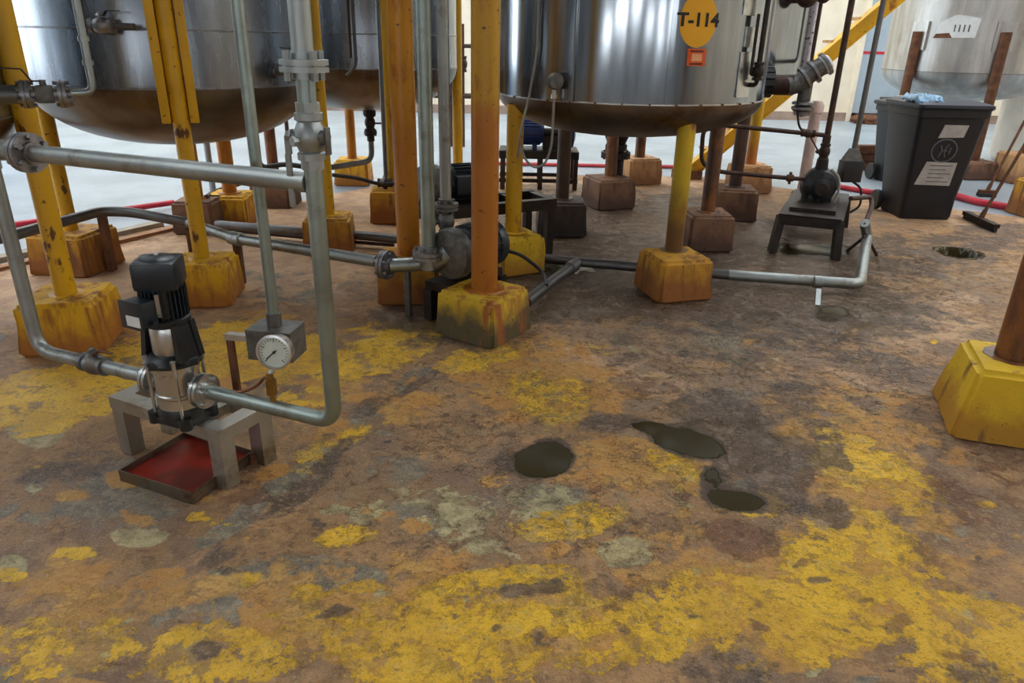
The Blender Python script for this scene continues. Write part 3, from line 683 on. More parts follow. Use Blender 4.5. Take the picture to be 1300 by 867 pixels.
mb.lathe([(.068, zc0 - .006), (.070, zc0), (.070, zc0 + .02), (.06, zc0 + .03)], o, n=36)
fc = mb.build('fan_cover', M['navy'], T)
MB().cyl(o + up * (zc1 - .001), o + up * (zc1 + .003), .007, n=12).build('cap_badge', M['white'], T)
# terminal box on the left-front side
qb = V((-.42, -.91, 0)).normalized(); tb = o + qb * .098; zb_ = zpx(385, 188)
sdv = V((-qb.y, qb.x, 0)); Mx = Matrix((qb, sdv, up)).transposed()
mb = MB(); mb.box(tb + up * zb_, (.060, .092, .088), bev=.008, M=Mx); mb.box(tb + qb * .032 + up * zb_, (.012, .102, .098), bev=.005, M=Mx)
for s in (-1, 1): mb.cyl(tb + sdv * s * .05 - up * -(zb_ - .03), tb + sdv * s * .066 + up * (zb_ - .03), .011, n=10)
tbx = mb.build('terminal_box', M['navy'], T)
mb = MB(); mb.box(tb + qb * .039 - sdv * -.012 + up * (zb_ - .018), (.002, .062, .036), M=Mx); mb.build('label_plate', M['white'], T)
# flanges of the pump
for s in (-1, 1):
    p0 = o + up * ZP; mb = MB(); mb.cyl(p0 + d * s * .04, p0 + d * s * .10, .030, n=20); mb.flange(p0 + d * s * .118, d, .062, .013, 4, .008)
    mb.build('flange', M['inox'], T)

# ------------------------------------------------------------------ pump pipework
pr = .026
fl = o + up * ZP - d * .148; fr = o + up * ZP + d * .148
RI = fr + d * ((P(436, 528, ZP) - fr).dot(d)); RX, RY = RI.x, RI.y
SU = fl - d * ((fl - P(62, 440, ZP)).dot(d))
ZB = PY(412, 233, RY).z
T = thing('riser_pipe', 'galvanised pipe loop from the pump up to the valve and flange', 'pipe', (RX, RY, ZP))
ztop_v = ZB + .20
mb = MB(); mb.tube([fr - d * .012, RI, V((RX, RY, ZB + .09))], pr, 16, .07); mb.build('discharge_pipe', M['galv_green'], T)
zf = PY(416, 84, RY).z
mb = MB(); mb.flange((RX, RY, zf), (0, 0, 1), .065, .014, 4, .010, bl=1.25); mb.build('flange', M['galv'], T)
mb = MB(); mb.cyl((RX, RY, ZB + .20), (RX, RY, zf - .02), .026, n=18); mb.cyl((RX + .018, RY - .012, ZB + .2), (RX + .018, RY - .012, zf - .02), .012, n=10); mb.build('spool_pipe', M['galv_green'], T)
mb = MB(); mb.cyl((RX, RY, zf + .02), (RX, RY, 3.2), .029, n=20); mb.build('upper_pipe', M['galv'], T)
mb = MB(); zv = ZB + .13
mb.valve((RX, RY, zv), (0, 0, 1), .034, -e * .3 - d); mb.cyl((RX, RY, zv + .05), (RX, RY, zv + .09), .034, n=8); mb.cyl((RX, RY, zv - .05), (RX, RY, zv - .09), .033, n=8)
mb.cyl(V((RX, RY, zv - .01)), V((RX, RY, zv - .01)) - e * .055 - d * .02, .014, n=8)
va = mb.build('valve_body', M['galv'], T)
mb = MB(); a = V((RX, RY, zv)) - d * .062 - e * .02; mb.beam(a, a - up * .05, .02, .006, e); mb.beam(a - up * .05 - d * .004, a - up * .20 - d * .004, .018, .006, e); mb.build('lever_handle', M['galv'], T)
mb = MB(); a = V((RX, RY, zv)) + d * .05; mb.cyl(a - d * .02, a + d * .006, .02, n=10); mb.box(a + d * .008 - up * .01, (.008, .022, .075), rz, .003); mb.build('check_lug', M['castgrey'], T)
# pressure gauge on the discharge pipe
gp = P(356, 512, ZP); s_ = (gp - fr).dot(d); gp = fr + d * s_
gc = PY(350, 446, gp.y + .01)
T = thing('pressure_gauge', 'round white-faced pressure gauge above the discharge pipe', 'gauge', gp + up * pr)
gd = (V((-.10, -1, .12))).normalized()
mb = MB(); mb.cyl(gp + up * .02, gp + up * .055, .010, n=10); mb.cyl(gp + up * .052, gp + up * .105, .019, n=8); mb.cyl(gp + up * .10, gp + up * .13, .011, n=10); mb.build('siphon_fitting', M['brass'], T)
mb = MB(); mb.lathe([(.050, -.034), (.053, -.02), (.053, .006), (.060, .008), (.060, .018), (.052, .019), (.051, .010)], gc, gd, n=36); mb.cyl(gc - up * .045, gp + up * .125, .009, n=10); gcase = mb.build('case', M['inox'], T)
mb = MB(); mb.lathe([(0, .0115), (.0515, .0115), (.0515, .009)], gc, gd, n=36); dial = mb.build('dial', M['dial'], T)
gx = gd.cross(up).normalized() * -1; gy = gd.cross(gx) * 1; gy = gy if gy.z > 0 else -gy
mb = MB()
for k in range(21):
    a = math.radians(225 - k * 13.5); L0_ = .040 if k % 5 else .035; u_ = gx * math.cos(a) + gy * math.sin(a); mb.beam(gc + gd * .0122 + u_ * L0_, gc + gd * .0122 + u_ * .047, .0016 if k % 5 else .0026, .0006, gd)
mb.build('scale_marks', M['black'], T)
mb = MB(); a = math.radians(222); u_ = gx * math.cos(a) + gy * math.sin(a); mb.beam(gc + gd * .0135 - u_ * .012, gc + gd * .0135 + u_ * .036, .004, .001, gd); mb.cyl(gc + gd * .012, gc + gd * .0155, .005, n=10); mb.build('needle', M['black'], T)
ct = PY(310, 490, gp.y + .06)
mb = MB(); mb.tube([gp + up * .115, gp + up * .105 - d * .03 + e * .01, gp + up * .06 - d * .075 + e * .015, gp + up * .035 - d * .12 + e * .01, gp + up * .022 - d * .16], .006, 8, .03); mb.build('capillary_tube', M['copper'], T)
# slim drop pipe ending in a clamp bracket behind the gauge
bc = PY(349, 414, gp.y + .20)
T = thing('drop_pipe', 'slim grey pipe ending in a bolted bracket behind the gauge', 'pipe', (bc.x, bc.y, bc.z))
tp = PY(295, -5, bc.y + .05)
mb = MB(); mb.cyl((bc.x, bc.y, bc.z + .03), (bc.x, bc.y, 3.2), .019, n=16); mb.build('pipe', M['galv_green'], T)
mb = MB(); mb.cyl((bc.x, bc.y, bc.z), (bc.x, bc.y, bc.z + .05), .026, n=16); mb.build('pipe_socket', M['pipedark'], T)
bx = V((math.cos(-.15), math.sin(-.15), 0)); by = V((-bx.y, bx.x, 0))
mb = MB(); mb.box((bc.x, bc.y, bc.z - .005), (.165, .12, .012), -.15); 
for s in (-1, 1): mb.box(V((bc.x, bc.y, bc.z - .055)) + by * s * .055, (.165, .008, .11), -.15)
mb.box(V((bc.x, bc.y, bc.z - .055)) + bx * .078, (.008, .11, .11), -.15)
mb.build('bracket_box', M['castgrey'], T)
a = V((bc.x, bc.y, bc.z - .03)) - bx * .08 - by * .05; b = a - bx * .068
zfoot = .25
mb = MB(); mb.beam(a, b - bx * .012, .028, .022); mb.build('bracket_arm', M['stand'], T)
mb = MB(); mb.beam(b + V((0, 0, .01)), V((b.x, b.y, max(zfoot, PY(303, 492, b.y).z - .06))), .022, .022); mb.build('bracket_leg', M['rust'], T)
# suction line and upper cross pipe
T = thing('suction_pipe', 'galvanised pipe dropping from the left edge and elbowing into the pump', 'pipe', (SU.x, SU.y, ZP))
mb = MB(); mb.tube([fl + d * .012, SU, V((SU.x, SU.y, ZB - .04))], pr, 16, .08); mb.build('pipe', M['galv'], T)
us = P(130, 458, ZP); us = fl + d * ((us - fl).dot(d))
mb = MB(); mb.valve(us, d, .032, up); mb.build('union_valve', M['pipedark'], T)
mb = MB(); mb.lever(us, d, .022, up, 5); mb.build('lever_handle', M['rust'], T)
bl_ = V((SU.x, SU.y, ZB)); CRP = V((RX, RY, ZB))
T = thing('cross_pipe', 'level galvanised pipe with a big bolted flange joining both risers', 'pipe', (SU.x, SU.y, ZB))
cd_ = (CRP - bl_).normalized(); ff = PY(46, 193, SU.y - .05); ff = bl_ + cd_ * ((ff - bl_).dot(cd_)); ff.z = ZB
mb = MB(); mb.tube([ff + cd_ * .02, CRP - cd_ * .02], .029, 18); mb.build('pipe', M['galv'], T)
mb = MB(); mb.tube([ff - cd_ * .02, bl_ - cd_ * .9], .029, 18); mb.cyl(bl_ - up * .07, bl_, .031, n=16); mb.cyl(ff - cd_ * .16, ff - cd_ * .12, .036, n=16); mb.build('tee', M['galv'], T)
mb = MB(); mb.flange(ff, cd_, .068, .015, 6, .010, bl=1.15); mb.build('flange', M['flange'], T)
# ------------------------------------------------------------------ long floor lines on the left
zl = .24
pl = [P(-60, 312, .42), P(0, 303, .42), P(128, 268, .42), P(165, 269, .41), P(240, 283, .36), P(300, 303, .31), P(478, 332, .33)]
p2e = P(490, 336, .33); p2d = (P(540, 342, .33) - P(478, 332, .33)).normalized()
T = thing('supply_pipe', 'long dark floor pipe running from the left edge to the middle pump', 'pipe', (pl[3].x, pl[3].y, 0))
mb = MB(); mb.tube(pl[:5] , .034, 14, .12); mb.build('pipe', M['pipedark'], T)
mb = MB(); mb.tube([pl[4], pl[5], pl[6]], .035, 14, .12); mb.lathe([(.036, -.05), (.046, -.045), (.046, .045), (.036, .05)], pl[5], (pl[6] - pl[4]), n=14); mb.build('reducer_pipe', M['galv'], T)
for p in (pl[2], pl[4], pl[5]): MB().box((p.x, p.y, (p.z - .03) / 2), (.04, .06, p.z - .03)).build('support', M['rust'], T)
mb = MB(); mb.flange(p2e, p2d, .085, .018, 6, .011); mb.build('flange', M['flange'], T)
pp = [P(275, 285, .10), P(360, 292, .10), P(470, 300, .10), P(530, 306, .10)]
T = single(MB().tube(pp, .036, 14, .1), 'return_pipe', M['pipedark'], 'dark pipe lying behind the long supply pipe', 'pipe', pp[1])
pp = [P(275, 291, .04), P(360, 299, .04), P(470, 309, .04), P(500, 311, .04)]
T = single(MB().tube(pp, .014, 10, .1), 'small_pipe', M['pipebrown'], 'thin brown pipe between the two floor pipes', 'pipe', pp[1])

# ------------------------------------------------------------------ middle pump (below the thick post)
el = P(545, 335, .34)
T = thing('process_pump', 'grimy black pump behind the thick orange post, with a finned motor', 'pump', P(575, 378, 0))
vd = V((.60, .80, 0)).normalized(); vs = V((vd.y, -vd.x, 0))
vol = P(574, 322, .41)
mb = MB(); mb.tube([p2e + p2d * .03, el - p2d * .02, el + p2d * .06], .042, 16, .05); mb.cyl(el + p2d * .03, vol - vs * .02, .05, .07, n=16); mb.build('inlet_elbow', M['galv'], T)
mb = MB(); mb.lathe([(0, -.05), (.09, -.05), (.14, -.035), (.15, 0), (.15, .02), (.13, .05), (.10, .065)], vol, vd, n=36); mb.build('volute', M['castgrey'], T)
mo = vol + vd * .10
mb = MB(); mb.lathe([(.09, -.06), (.125, -.03), (.13, 0), (.13, .20), (.12, .22)], mo, vd, n=36)
for k in range(28):
    a = 2 * PI * k / 28; fx, fy, _ = MB.frame(vd); q = fx * math.cos(a) + fy * math.sin(a); mb.beam(mo + q * .137, mo + q * .137 + vd * .20, .02, .005, q.cross(vd))
mb.build('motor', M['black'], T)
mb = MB(); mb.lathe([(.135, .20), (.142, .21), (.142, .26), (.12, .28), (0, .285)], mo, vd, n=32); mb.build('fan_cover', M['navy'], T)
mb = MB(); b0 = vol - vd * .12; mb.box(V((b0.x, b0.y, .215)) + vd * .29 - vs * .05, (.50, .18, .05), math.atan2(vd.y, vd.x)); 
for s in (-1, 1):
    for k in (.02, .50): 
        q = V((b0.x, b0.y, 0)) + vd * (k + .04) + vs * (s * .07 - .05); mb.box((q.x, q.y, .095), (.06, .06, .19), math.atan2(vd.y, vd.x))
mb.build('base_frame', M['darksteel'], T)
for k in (.08, .22): q = mo + vd * (k - .05); MB().box((q.x, q.y, .26), (.05, .24, .05), math.atan2(vd.y, vd.x)).build('foot', M['darksteel'], T)
sl = P(519, 400, 0); mb = MB(); mb.cyl(sl, (sl.x, sl.y, .31), .022, n=12); mb.build('elbow_support', M['pipedark'], T)
# twin risers above the middle pump
rv = P(545, 330, .37); 
T = thing('riser_pair', 'tall twin grey riser pipes in front of the yellow-orange post', 'pipe', (rv.x, rv.y, .37))
mb = MB(); mb.cyl((rv.x, rv.y, .38), (rv.x, rv.y, 3.3), .040, n=20); mb.build('riser', M['galv_green'], T)
mb = MB(); mb.flange((rv.x, rv.y, .405), (0, 0, 1), .095, .02, 6, .012); mb.cyl((rv.x, rv.y, .32), (rv.x, rv.y, .38), .055, n=16); mb.build('flange', M['flange'], T)
r2 = P(566, 262, .62); mb = MB(); mb.cyl((r2.x, r2.y, .62), (r2.x, r2.y, 3.3), .034, n=18); mb.build('riser', M['galv'], T)
mb = MB(); mb.flange((r2.x, r2.y, .62), (0, 0, 1), .075, .018, 4, .01); mb.valve((r2.x, r2.y, .53), (0, 0, 1), .04, (-1, -.3, 0)); mb.flange((r2.x, r2.y, .43), (0, 0, 1), .075, .018, 4, .01); mb.tube([(r2.x, r2.y, .40), (r2.x, r2.y, .30), (r2.x + .12, r2.y + .10, .28)], .036, 12, .08); mb.build('isolating_valve', M['castgrey'], T)

# second pump behind
sk = P(640, 300, 0)
T = thing('skid_pump', 'dark pump with a grey fan cover on a black skid behind the posts', 'pump', (sk.x, sk.y, 0))
m2 = PY(560, 232, 5.15); m2e = PY(612, 226, 5.30); md = (m2e - m2).normalized(); md.z = 0
mb = MB(); mb.lathe([(.07, -.12), (.10, -.08), (.115, -.02), (.115, .17), (.11, .2)], m2 + md * .08, md, n=30)
for k in range(24):
    a = 2 * PI * k / 24; fx, fy, _ = MB.frame(md); q = fx * math.cos(a) + fy * math.sin(a); mb.beam(m2 + md * .08 + q * .12, m2 + md * .24 + q * .12, .018, .005, q.cross(md))
mb.build('motor', M['navy'], T)
mb = MB(); mb.lathe([(.125, .0), (.13, .02), (.13, .08), (.10, .12), (0, .125)], m2 + md * .27, md, n=30); mb.build('fan_cover', M['greymotor'], T)
mb = MB(); q = m2 + md * .12 - V((md.y, -md.x, 0)) * -.0; fwd = V((md.y, -md.x, 0)); fwd = fwd if fwd.y < 0 else -fwd
mb.box(q + fwd * .135, (.13, .07, .13), math.atan2(md.y, md.x), .01); mb.build('terminal_box', M['navy'], T)
mb = MB(); mb.tube([m2 + md * .22 + fwd * .14 + V((0, 0, -.02)), m2 + md * .28 + fwd * .17, m2 + md * .33 + fwd * .17 + V((0, 0, -.05)), m2 + md * .34 + fwd * .15 + V((0, 0, -.28))], .011, 8, .05); mb.build('cable_conduit', M['cablegrey'], T)
mb = MB(); mb.lathe([(0, -.09), (.12, -.08), (.14, -.03), (.13, .04), (.09, .06)], m2 - md * .07, md, n=26); mb.build('pump_head', M['castgrey'], T)
zt_ = m2.z - .14; c_ = m2 + md * .32; rzs = math.atan2(md.y, md.x)
mb = MB()
for s in (-1, 1): mb.box(V((c_.x, c_.y, zt_ - .04)) + fwd * s * .17, (1.05, .06, .08), rzs)
for k in (-.5, -.1, .25, .5): mb.box(V((c_.x, c_.y, zt_ - .04)) + md * k, (.06, .30, .07), rzs)
mb.box(V((c_.x, c_.y, zt_ + .005)) - md * .22, (.5, .36, .012), rzs)
mb.build('skid_frame', M['darksteel'], T)
for k in (-.48, .48):
    for s in (-1, 1):
        q = V((c_.x, c_.y, 0)) + md * k + fwd * s * .17; MB().box((q.x, q.y, (zt_ - .08) / 2), (.055, .055, zt_ - .08), rzs).build('leg', M['darksteel'], T)

# ------------------------------------------------------------------ floor pipes under the numbered tank
zz = .07
B0, B1, B2, B3 = P(640, 322, zz), P(737, 333, zz), P(800, 341, zz), P(1092, 361, zz)
TOPV = P(1098, 283, .30)
T = thing('drain_pipe', 'dark floor pipe passing the ochre plinth and rising by the pump table', 'pipe', (B2.x, B2.y, 0))
mb = MB(); mb.tube([B0, B1, P(925, 349, zz)], .034, 14, .1); mb.build('pipe', M['pipedark'], T)
mb = MB(); mb.tube([P(925, 349, zz), B3, P(1101, 300, .17), TOPV], .037, 14, .07); mb.lathe([(.037, -.03), (.043, -.025), (.043, .025), (.037, .03)], P(1038, 358, zz), B3 - B2, n=14); mb.build('riser_bend', M['galv'], T)
mb = MB(); mb.tube([P(668, 384, zz), P(700, 358, zz), P(733, 334, zz)], .036, 14, .05); mb.lathe([(.036, -.05), (.047, -.045), (.047, .045), (.036, .05)], P(726, 339, zz), P(733, 334, zz) - P(700, 358, zz), n=14); mb.build('branch_pipe', M['pipedark'], T)
sp = P(1038, 388, 0); mb = MB(); mb.beam(sp + V((0, 0, .0)), P(1038, 362, zz) + V((0, -.03, -.02)), .03, .012); mb.build('strut', M['galv'], T)
mb = MB(); mb.tube([P(1099, 300, .2), P(1076, 318, 0)], .013, 8); mb.tube([P(1099, 298, .2), P(1113, 324, 0)], .013, 8); mb.build('support_leg', M['brown_steel'], T)
mb = MB(); mb.tube([TOPV + V((0, 0, -.02)), P(1107, 262, .40), P(1106, 250, .46), P(1080, 252, .48)], .018, 10, .06); mb.build('small_bend', M['brown_steel'], T)
T = single(MB().tube([P(632, 316, .30), P(660, 322, .28), P(690, 345, .12), P(694, 362, .10)], .012, 8, .1), 'black_hose', M['cable'], 'thin black hose looping from the bright yellow plinth to the branch pipe', 'hose', P(690, 362, .1))

# ------------------------------------------------------------------ black pump table
tz = .315
ta, tb_, tc_, td = P(989, 271, tz), P(1069, 279, tz), P(1078, 246, tz), P(1014, 241, tz)
td = ta + (tc_ - tb_); tct = (ta + tb_ + tc_ + td) / 4
T = thing('pump_table', 'black steel table carrying a small black pump', 'table', (tct.x, tct.y, 0))
mb = MB(); mb.prism([p - V((0, 0, .012)) for p in (ta, tb_, tc_, td)], V((0, 0, .012)))
for p, q in ((ta, tb_), (tb_, tc_), (tc_, td), (td, ta)):
    k = .02; a, b = p.lerp(tct, .03) - V((0, 0, .05)), q.lerp(tct, .03) - V((0, 0, .05)); mb.beam(a, b, .035, .07)
mb.build('table_top', M['darksteel'], T, smooth=20)
for p in (ta, tb_, tc_, td):
    q = p.lerp(tct, .07); g = p.lerp(tct, -.03); MB().beam((g.x, g.y, 0), (q.x, q.y, tz - .02), .06, .06, (0, 1, 0)).build('leg', M['darksteel'], T)
mb = MB(); mb.beam(ta.lerp(td, .1) - V((0, 0, .24)), ta.lerp(td, .9) - V((0, 0, .24)), .02, .02); mb.build('tie_bar', M['brown_steel'], T)
sh_ = V((0, -.04, 0)); mb = MB()
mb.prism([ta.lerp(tct, .25) + V((0, 0, .001)), tb_.lerp(tct, .25) + V((0, 0, .001)), tc_.lerp(tct, .3) + V((0, 0, .001)), td.lerp(tct, .3) + V((0, 0, .001))], V((0, 0, .03)))
T4 = thing('table_pump', 'small black pump bolted onto the black steel table', 'pump', (tct.x, tct.y, tz))
mb.build('base_plate', M['darksteel'], T4)
pm = V((tct.x, tct.y, tz + .15)) + V((-.02, -.02, 0)); pdv = V((.2, 1, 0)).normalized()
mb = MB(); mb.lathe([(.0, -.14), (.06, -.14), (.07, -.10), (.13, -.08), (.145, -.03), (.145, .03), (.11, .06)], pm, pdv, n=30); mb.box(pm - V((0, 0, .10)), (.20, .16, .07), 0, .01); mb.build('casing', M['black'], T4)
mb = MB()
for k in range(8):
    a = 2 * PI * k / 8; q = V((math.cos(a), 0, math.sin(a))) * .105; q = V((q.x, -q.x * .2, q.z)); mb.cyl(pm - pdv * .095 + q, pm - pdv * .07 + q, .012, n=6)
mb.lathe([(.05, -.165), (.055, -.14), (.03, -.12)], pm, pdv, n=20)
mb.build('cover_bolts', M['darksteel'], T4)
mb = MB(); mb.lathe([(.10, .05), (.12, .07), (.12, .30), (.10, .33), (0, .335)], pm + V((.06, .0, 0)), pdv, n=28); mb.build('motor', M['darksteel'], T4)
mb = MB(); mb.tube([pm + V((.10, -.12, -.13)), pm + V((.13, -.12, -.02)), pm + V((.12, -.1, .09)), pm + V((.05, -.08, .15))], .012, 8, .08); mb.build('guard_strip', M['cablegrey'], T4)
mb = MB(); mb.cyl(pm + V((0, 0, .10)), pm + V((.0, 0, .22)), .055, .045, n=16); mb.build('outlet_neck', M['darksteel'], T4)
pt_ = pm + V((0, 0, .22))
T = thing('outlet_pipe', 'thin dark pipe rising straight out of the table pump', 'pipe', pt_)
mb = MB(); mb.cyl(pt_, (pt_.x, pt_.y, 3.4), .024, n=14); mb.build('pipe', M['pipebrown'], T)
mb = MB(); mb.valve(pt_ + V((0, 0, .06)), (0, 0, 1), .035, (-1, 0, 0)); mb.cyl(pt_ + V((0, 0, .13)), pt_ + V((0, 0, .19)), .034, n=8); mb.build('union', M['brown_steel'], T)
yj = pt_.y
j1 = PY(1052, 172, yj); j2 = PY(930, 160, yj + .05); j3 = PY(893, 158, yj + .1); j4 = PY(890, 208, yj + .1); j5 = PY(912, 218, yj + .06); j6 = PY(1012, 227, yj)
T = thing('loop_pipe', 'thin brown pipe loop joining the table pump to its outlet pipe', 'pipe', (j6.x, j6.y, j6.z))
mb = MB(); mb.tube([V((pt_.x, yj, j1.z)), j2, j3, j4, j5, j6, pm + V((-.10, -.02, .06))], .018, 12, .14); mb.build('pipe', M['pipebrown'], T)
jj = PY(1026, 169, yj); mb = MB(); mb.valve(jj, (j1 - j2), .028, (-.3, -1, -.2)); mb.beam(jj + V((0, -.05, -.02)), jj + V((.10, -.05, -.15)), .018, .008); mb.build('loop_valve', M['brown_steel'], T)
jj = PY(1003, 226, yj); mb = MB(); mb.lathe([(.018, -.03), (.03, -.025), (.03, .025), (.018, .03)], jj, (1, 0, 0), n=8); mb.cyl(jj - V((0, 0, .05)), jj + V((0, 0, .05)), .012, n=6); mb.build('union', M['rust'], T)
# conduit with switch box
bq = PY(1079, 217, pt_.y + .25)
T = thing('switch_conduit', 'slim grey conduit dropping to a black switch box beside the table pump', 'switch', (bq.x, bq.y, bq.z))
mb = MB(); mb.box(bq - V((0, 0, .0)), (.17, .12, .18), .1, .008); mb.build('switch_box', M['black'], T)
mb = MB(); mb.hull8([bq + V((x, y, .091)) for x, y in ((-.075, -.05), (.075, -.05), (.075, .05), (-.075, .05))], [bq + V((x, y, .19)) for x, y in ((-.03, -.03), (.03, -.03), (.03, .03), (-.03, .03))]); mb.build('cable_gland', M['castgrey'], T)
mb = MB(); mb.cyl(bq + V((0, 0, .18)), (bq.x, bq.y, 3.4), .022, n=12); mb.build('conduit', M['pipedark'], T)
mb = MB(); mb.tube([bq + V((.04, 0, -.09)), bq + V((.12, -.02, -.14)), bq + V((.14, -.03, -.30)), bq + V((.06, -.02, -.36))], .010, 8, .08); mb.build('motor_cable', M['cable'], T)
#@@PART3
# ------------------------------------------------------------------ lettering and stickers wrapped on a shell
def text_polys(s, size):
    cu = bpy.data.curves.new('lettering', 'FONT'); cu.body = s; cu.size = size; cu.align_x = 'CENTER'; cu.align_y = 'CENTER'; cu.offset = size * .036
    ob = bpy.data.objects.new('lettering', cu); COL.objects.link(ob); bpy.context.view_layer.update()
    me = bpy.data.meshes.new_from_object(ob.evaluated_get(bpy.context.evaluated_depsgraph_get()))
    vs = [(v.co.x, v.co.y) for v in me.vertices]; fs = [tuple(p.vertices) for p in me.polygons]
    bpy.data.objects.remove(ob); bpy.data.meshes.remove(me); bpy.data.curves.remove(cu); return vs, fs
class Wrap:
    def __init__(s, c, R, u, v, tilt=0):
        s.c, s.R = c, R; p = PC(u, v, c, R); s.a = math.atan2(p.y - c[1], p.x - c[0]); s.z = p.z; s.t = tilt
    def at(s, x, y, h):
        x, y = x * math.cos(s.t) - y * math.sin(s.t), x * math.sin(s.t) + y * math.cos(s.t)
        a = s.a + x / s.R; r = s.R + h; return V((s.c[0] + r * math.cos(a), s.c[1] + r * math.sin(a), s.z + y))
    def sheet(s, mb, pts, h, t=.002):
        bm = bmesh.new(); f = bm.faces.new([bm.verts.new((x, y, 0)) for x, y in pts]); x0, x1 = min(p[0] for p in pts), max(p[0] for p in pts)
        n = int((x1 - x0) / .04)
        for i in range(1, n + 1): bmesh.ops.bisect_plane(bm, geom=bm.verts[:] + bm.edges[:] + bm.faces[:], plane_co=(x0 + (x1 - x0) * i / (n + 1), 0, 0), plane_no=(1, 0, 0))
        r = bmesh.ops.extrude_face_region(bm, geom=bm.faces[:])
        for v in [g for g in r['geom'] if isinstance(g, bmesh.types.BMVert)]: v.co.z = 1
        mp = {v: s_v for v, s_v in ((v, mb.bm.verts.new(s.at(v.co.x, v.co.y, h + t * v.co.z))) for v in bm.verts)}
        for f in bm.faces: mb.face([mp[v] for v in f.verts])
        bm.free(); return mb
    def disc(s, mb, rx, ry, h, n=40):
        ce = mb._v([s.at(0, 0, h)])[0]; prev = None
        for k in (.5, 1):
            ring = mb._v([s.at(math.cos(2 * PI * i / n) * rx * k, math.sin(2 * PI * i / n) * ry * k, h) for i in range(n)])
            for i in range(n):
                j = (i + 1) % n
                mb.face([ce, ring[i], ring[j]] if prev is None else [prev[i], ring[i], ring[j], prev[j]])
            prev = ring
        edge = mb._v([s.at(math.cos(2 * PI * i / n) * rx, math.sin(2 * PI * i / n) * ry, h - .004) for i in range(n)])
        for i in range(n): mb.face([prev[i], edge[i], edge[(i + 1) % n], prev[(i + 1) % n]])
        return mb
    def text(s, mb, txt, size, h):
        vs, fs = text_polys(txt, size); vv = mb._v([s.at(x * 1.12, y, h) for x, y in vs])
        for f in fs: mb.face([vv[i] for i in f])
        return mb
M['signyellow'] = plain('sign_yellow', srgb(236, 172, 26), .45, 0, .04, 8, .0)
M['signblack'] = plain('sign_black', srgb(28, 22, 22), .5, 0, .05, 8, .0)
M['orange'] = plain('orange_label', srgb(224, 92, 34), .5, 0, .06, 8, .0)
M['paleor'] = plain('pale_orange_label', srgb(236, 168, 120), .5, 0, .06, 8, .0)
w_ = Wrap(c3, .925, 887, 26)
T = thing('tank_sign', 'round yellow sign with black tank number on the clad tank', 'sign', w_.at(0, 0, 0))
w_.disc(MB(), .118, .145, .003).build('sign_face', M['signyellow'], T)
w_.text(MB(), 'T-114', .098, .0045).build('lettering', M['signblack'], T, smooth=0)
w_ = Wrap(c3, .925, 884, 73)
T = thing('warning_label', 'small orange label below the round yellow sign', 'label', w_.at(0, 0, 0))
w_.sheet(MB(), [(-.058, -.047), (.058, -.047), (.062, .047), (-.062, .047)], .0015).build('label_face', M['orange'], T, smooth=0)
w_.sheet(MB(), [(-.032, -.020), (.034, -.020), (.034, .020), (-.032, .020)], .0036, .0008).build('pale_panel', M['paleor'], T, smooth=0)
for y in (.034, -.035):
    mb = MB()
    for k in range(6): w_.sheet(mb, [(-.042 + k * .014, y - .005), (-.031 + k * .014, y - .005), (-.031 + k * .014, y + .005), (-.042 + k * .014, y + .005)], .0036, .0006)
    mb.build('print', M['signblack'], T, smooth=0)

# fittings of the numbered tank (parts of it)
def on3(u, v, h=.012): return PC(u, v, c3, .925 + h)
mb = MB()
a_ = on3(729, 60); 
for z0, z1 in ((1.205, 3.2),): mb.cyl((a_.x, a_.y, z0), (a_.x, a_.y, z1), .009, n=8)
for u in (790, 853):
    mb2 = mb
    b = on3(u, 60, .0); mb.box((b.x, b.y, 2.2), (.004, .03, 2.0), math.atan2(b.y - c3[1], b.x - c3[0]))
mb.build('cladding_seam', M['clad'], T3)
for u0, u1, v0, v1 in ((936, 953, 66, 124), (945, 962, 34, 60), (944, 961, -10, 20)):
    wq = Wrap(c3, .925, (u0 + u1) / 2, (v0 + v1) / 2); hw = abs(on3(u1, v0).xy.to_3d().__sub__(on3(u0, v0).xy.to_3d()).length) / 2; hh = (on3(u0, v0).z - on3(u0, v1).z) / 2
    wq.sheet(MB(), [(-hw, -hh), (hw, -hh), (hw, hh), (-hw, hh)], .002, .008).build('cover_plate', M['inox'], T3, smooth=20)
g0 = on3(962, 95, .06); mb = MB(); mb.cyl((g0.x, g0.y, g0.z), (g0.x, g0.y, 3.2), .016, n=10); mb.cyl((g0.x - .05, g0.y - .02, g0.z + .04), (g0.x - .05, g0.y - .02, g0.z + .34), .010, n=8)
mb.valve((g0.x, g0.y, g0.z + .02), (0, 0, 1), .028, (-.6, -.8, 0)); mb.tube([(g0.x, g0.y, g0.z), (g0.x, g0.y, g0.z - .06), (g0.x - .07, g0.y + .08, g0.z - .06)], .014, 8, .03)
mb.tube([(g0.x - .05, g0.y - .02, g0.z + .04), (g0.x - .05, g0.y - .02, g0.z), (g0.x, g0.y, g0.z)], .010, 8, .03)
mb.build('level_gauge', M['darksteel'], T3)
mb = MB()
for k in range(12):
    a = math.radians(-150 + k * 10); mb.cyl((c3[0] + .915 * math.cos(a), c3[1] + .915 * math.sin(a), 1.207), (c3[0] + .94 * math.cos(a), c3[1] + .94 * math.sin(a), 1.207), .006, n=6)
mb.build('seam_rivet', M['rust'], T3)
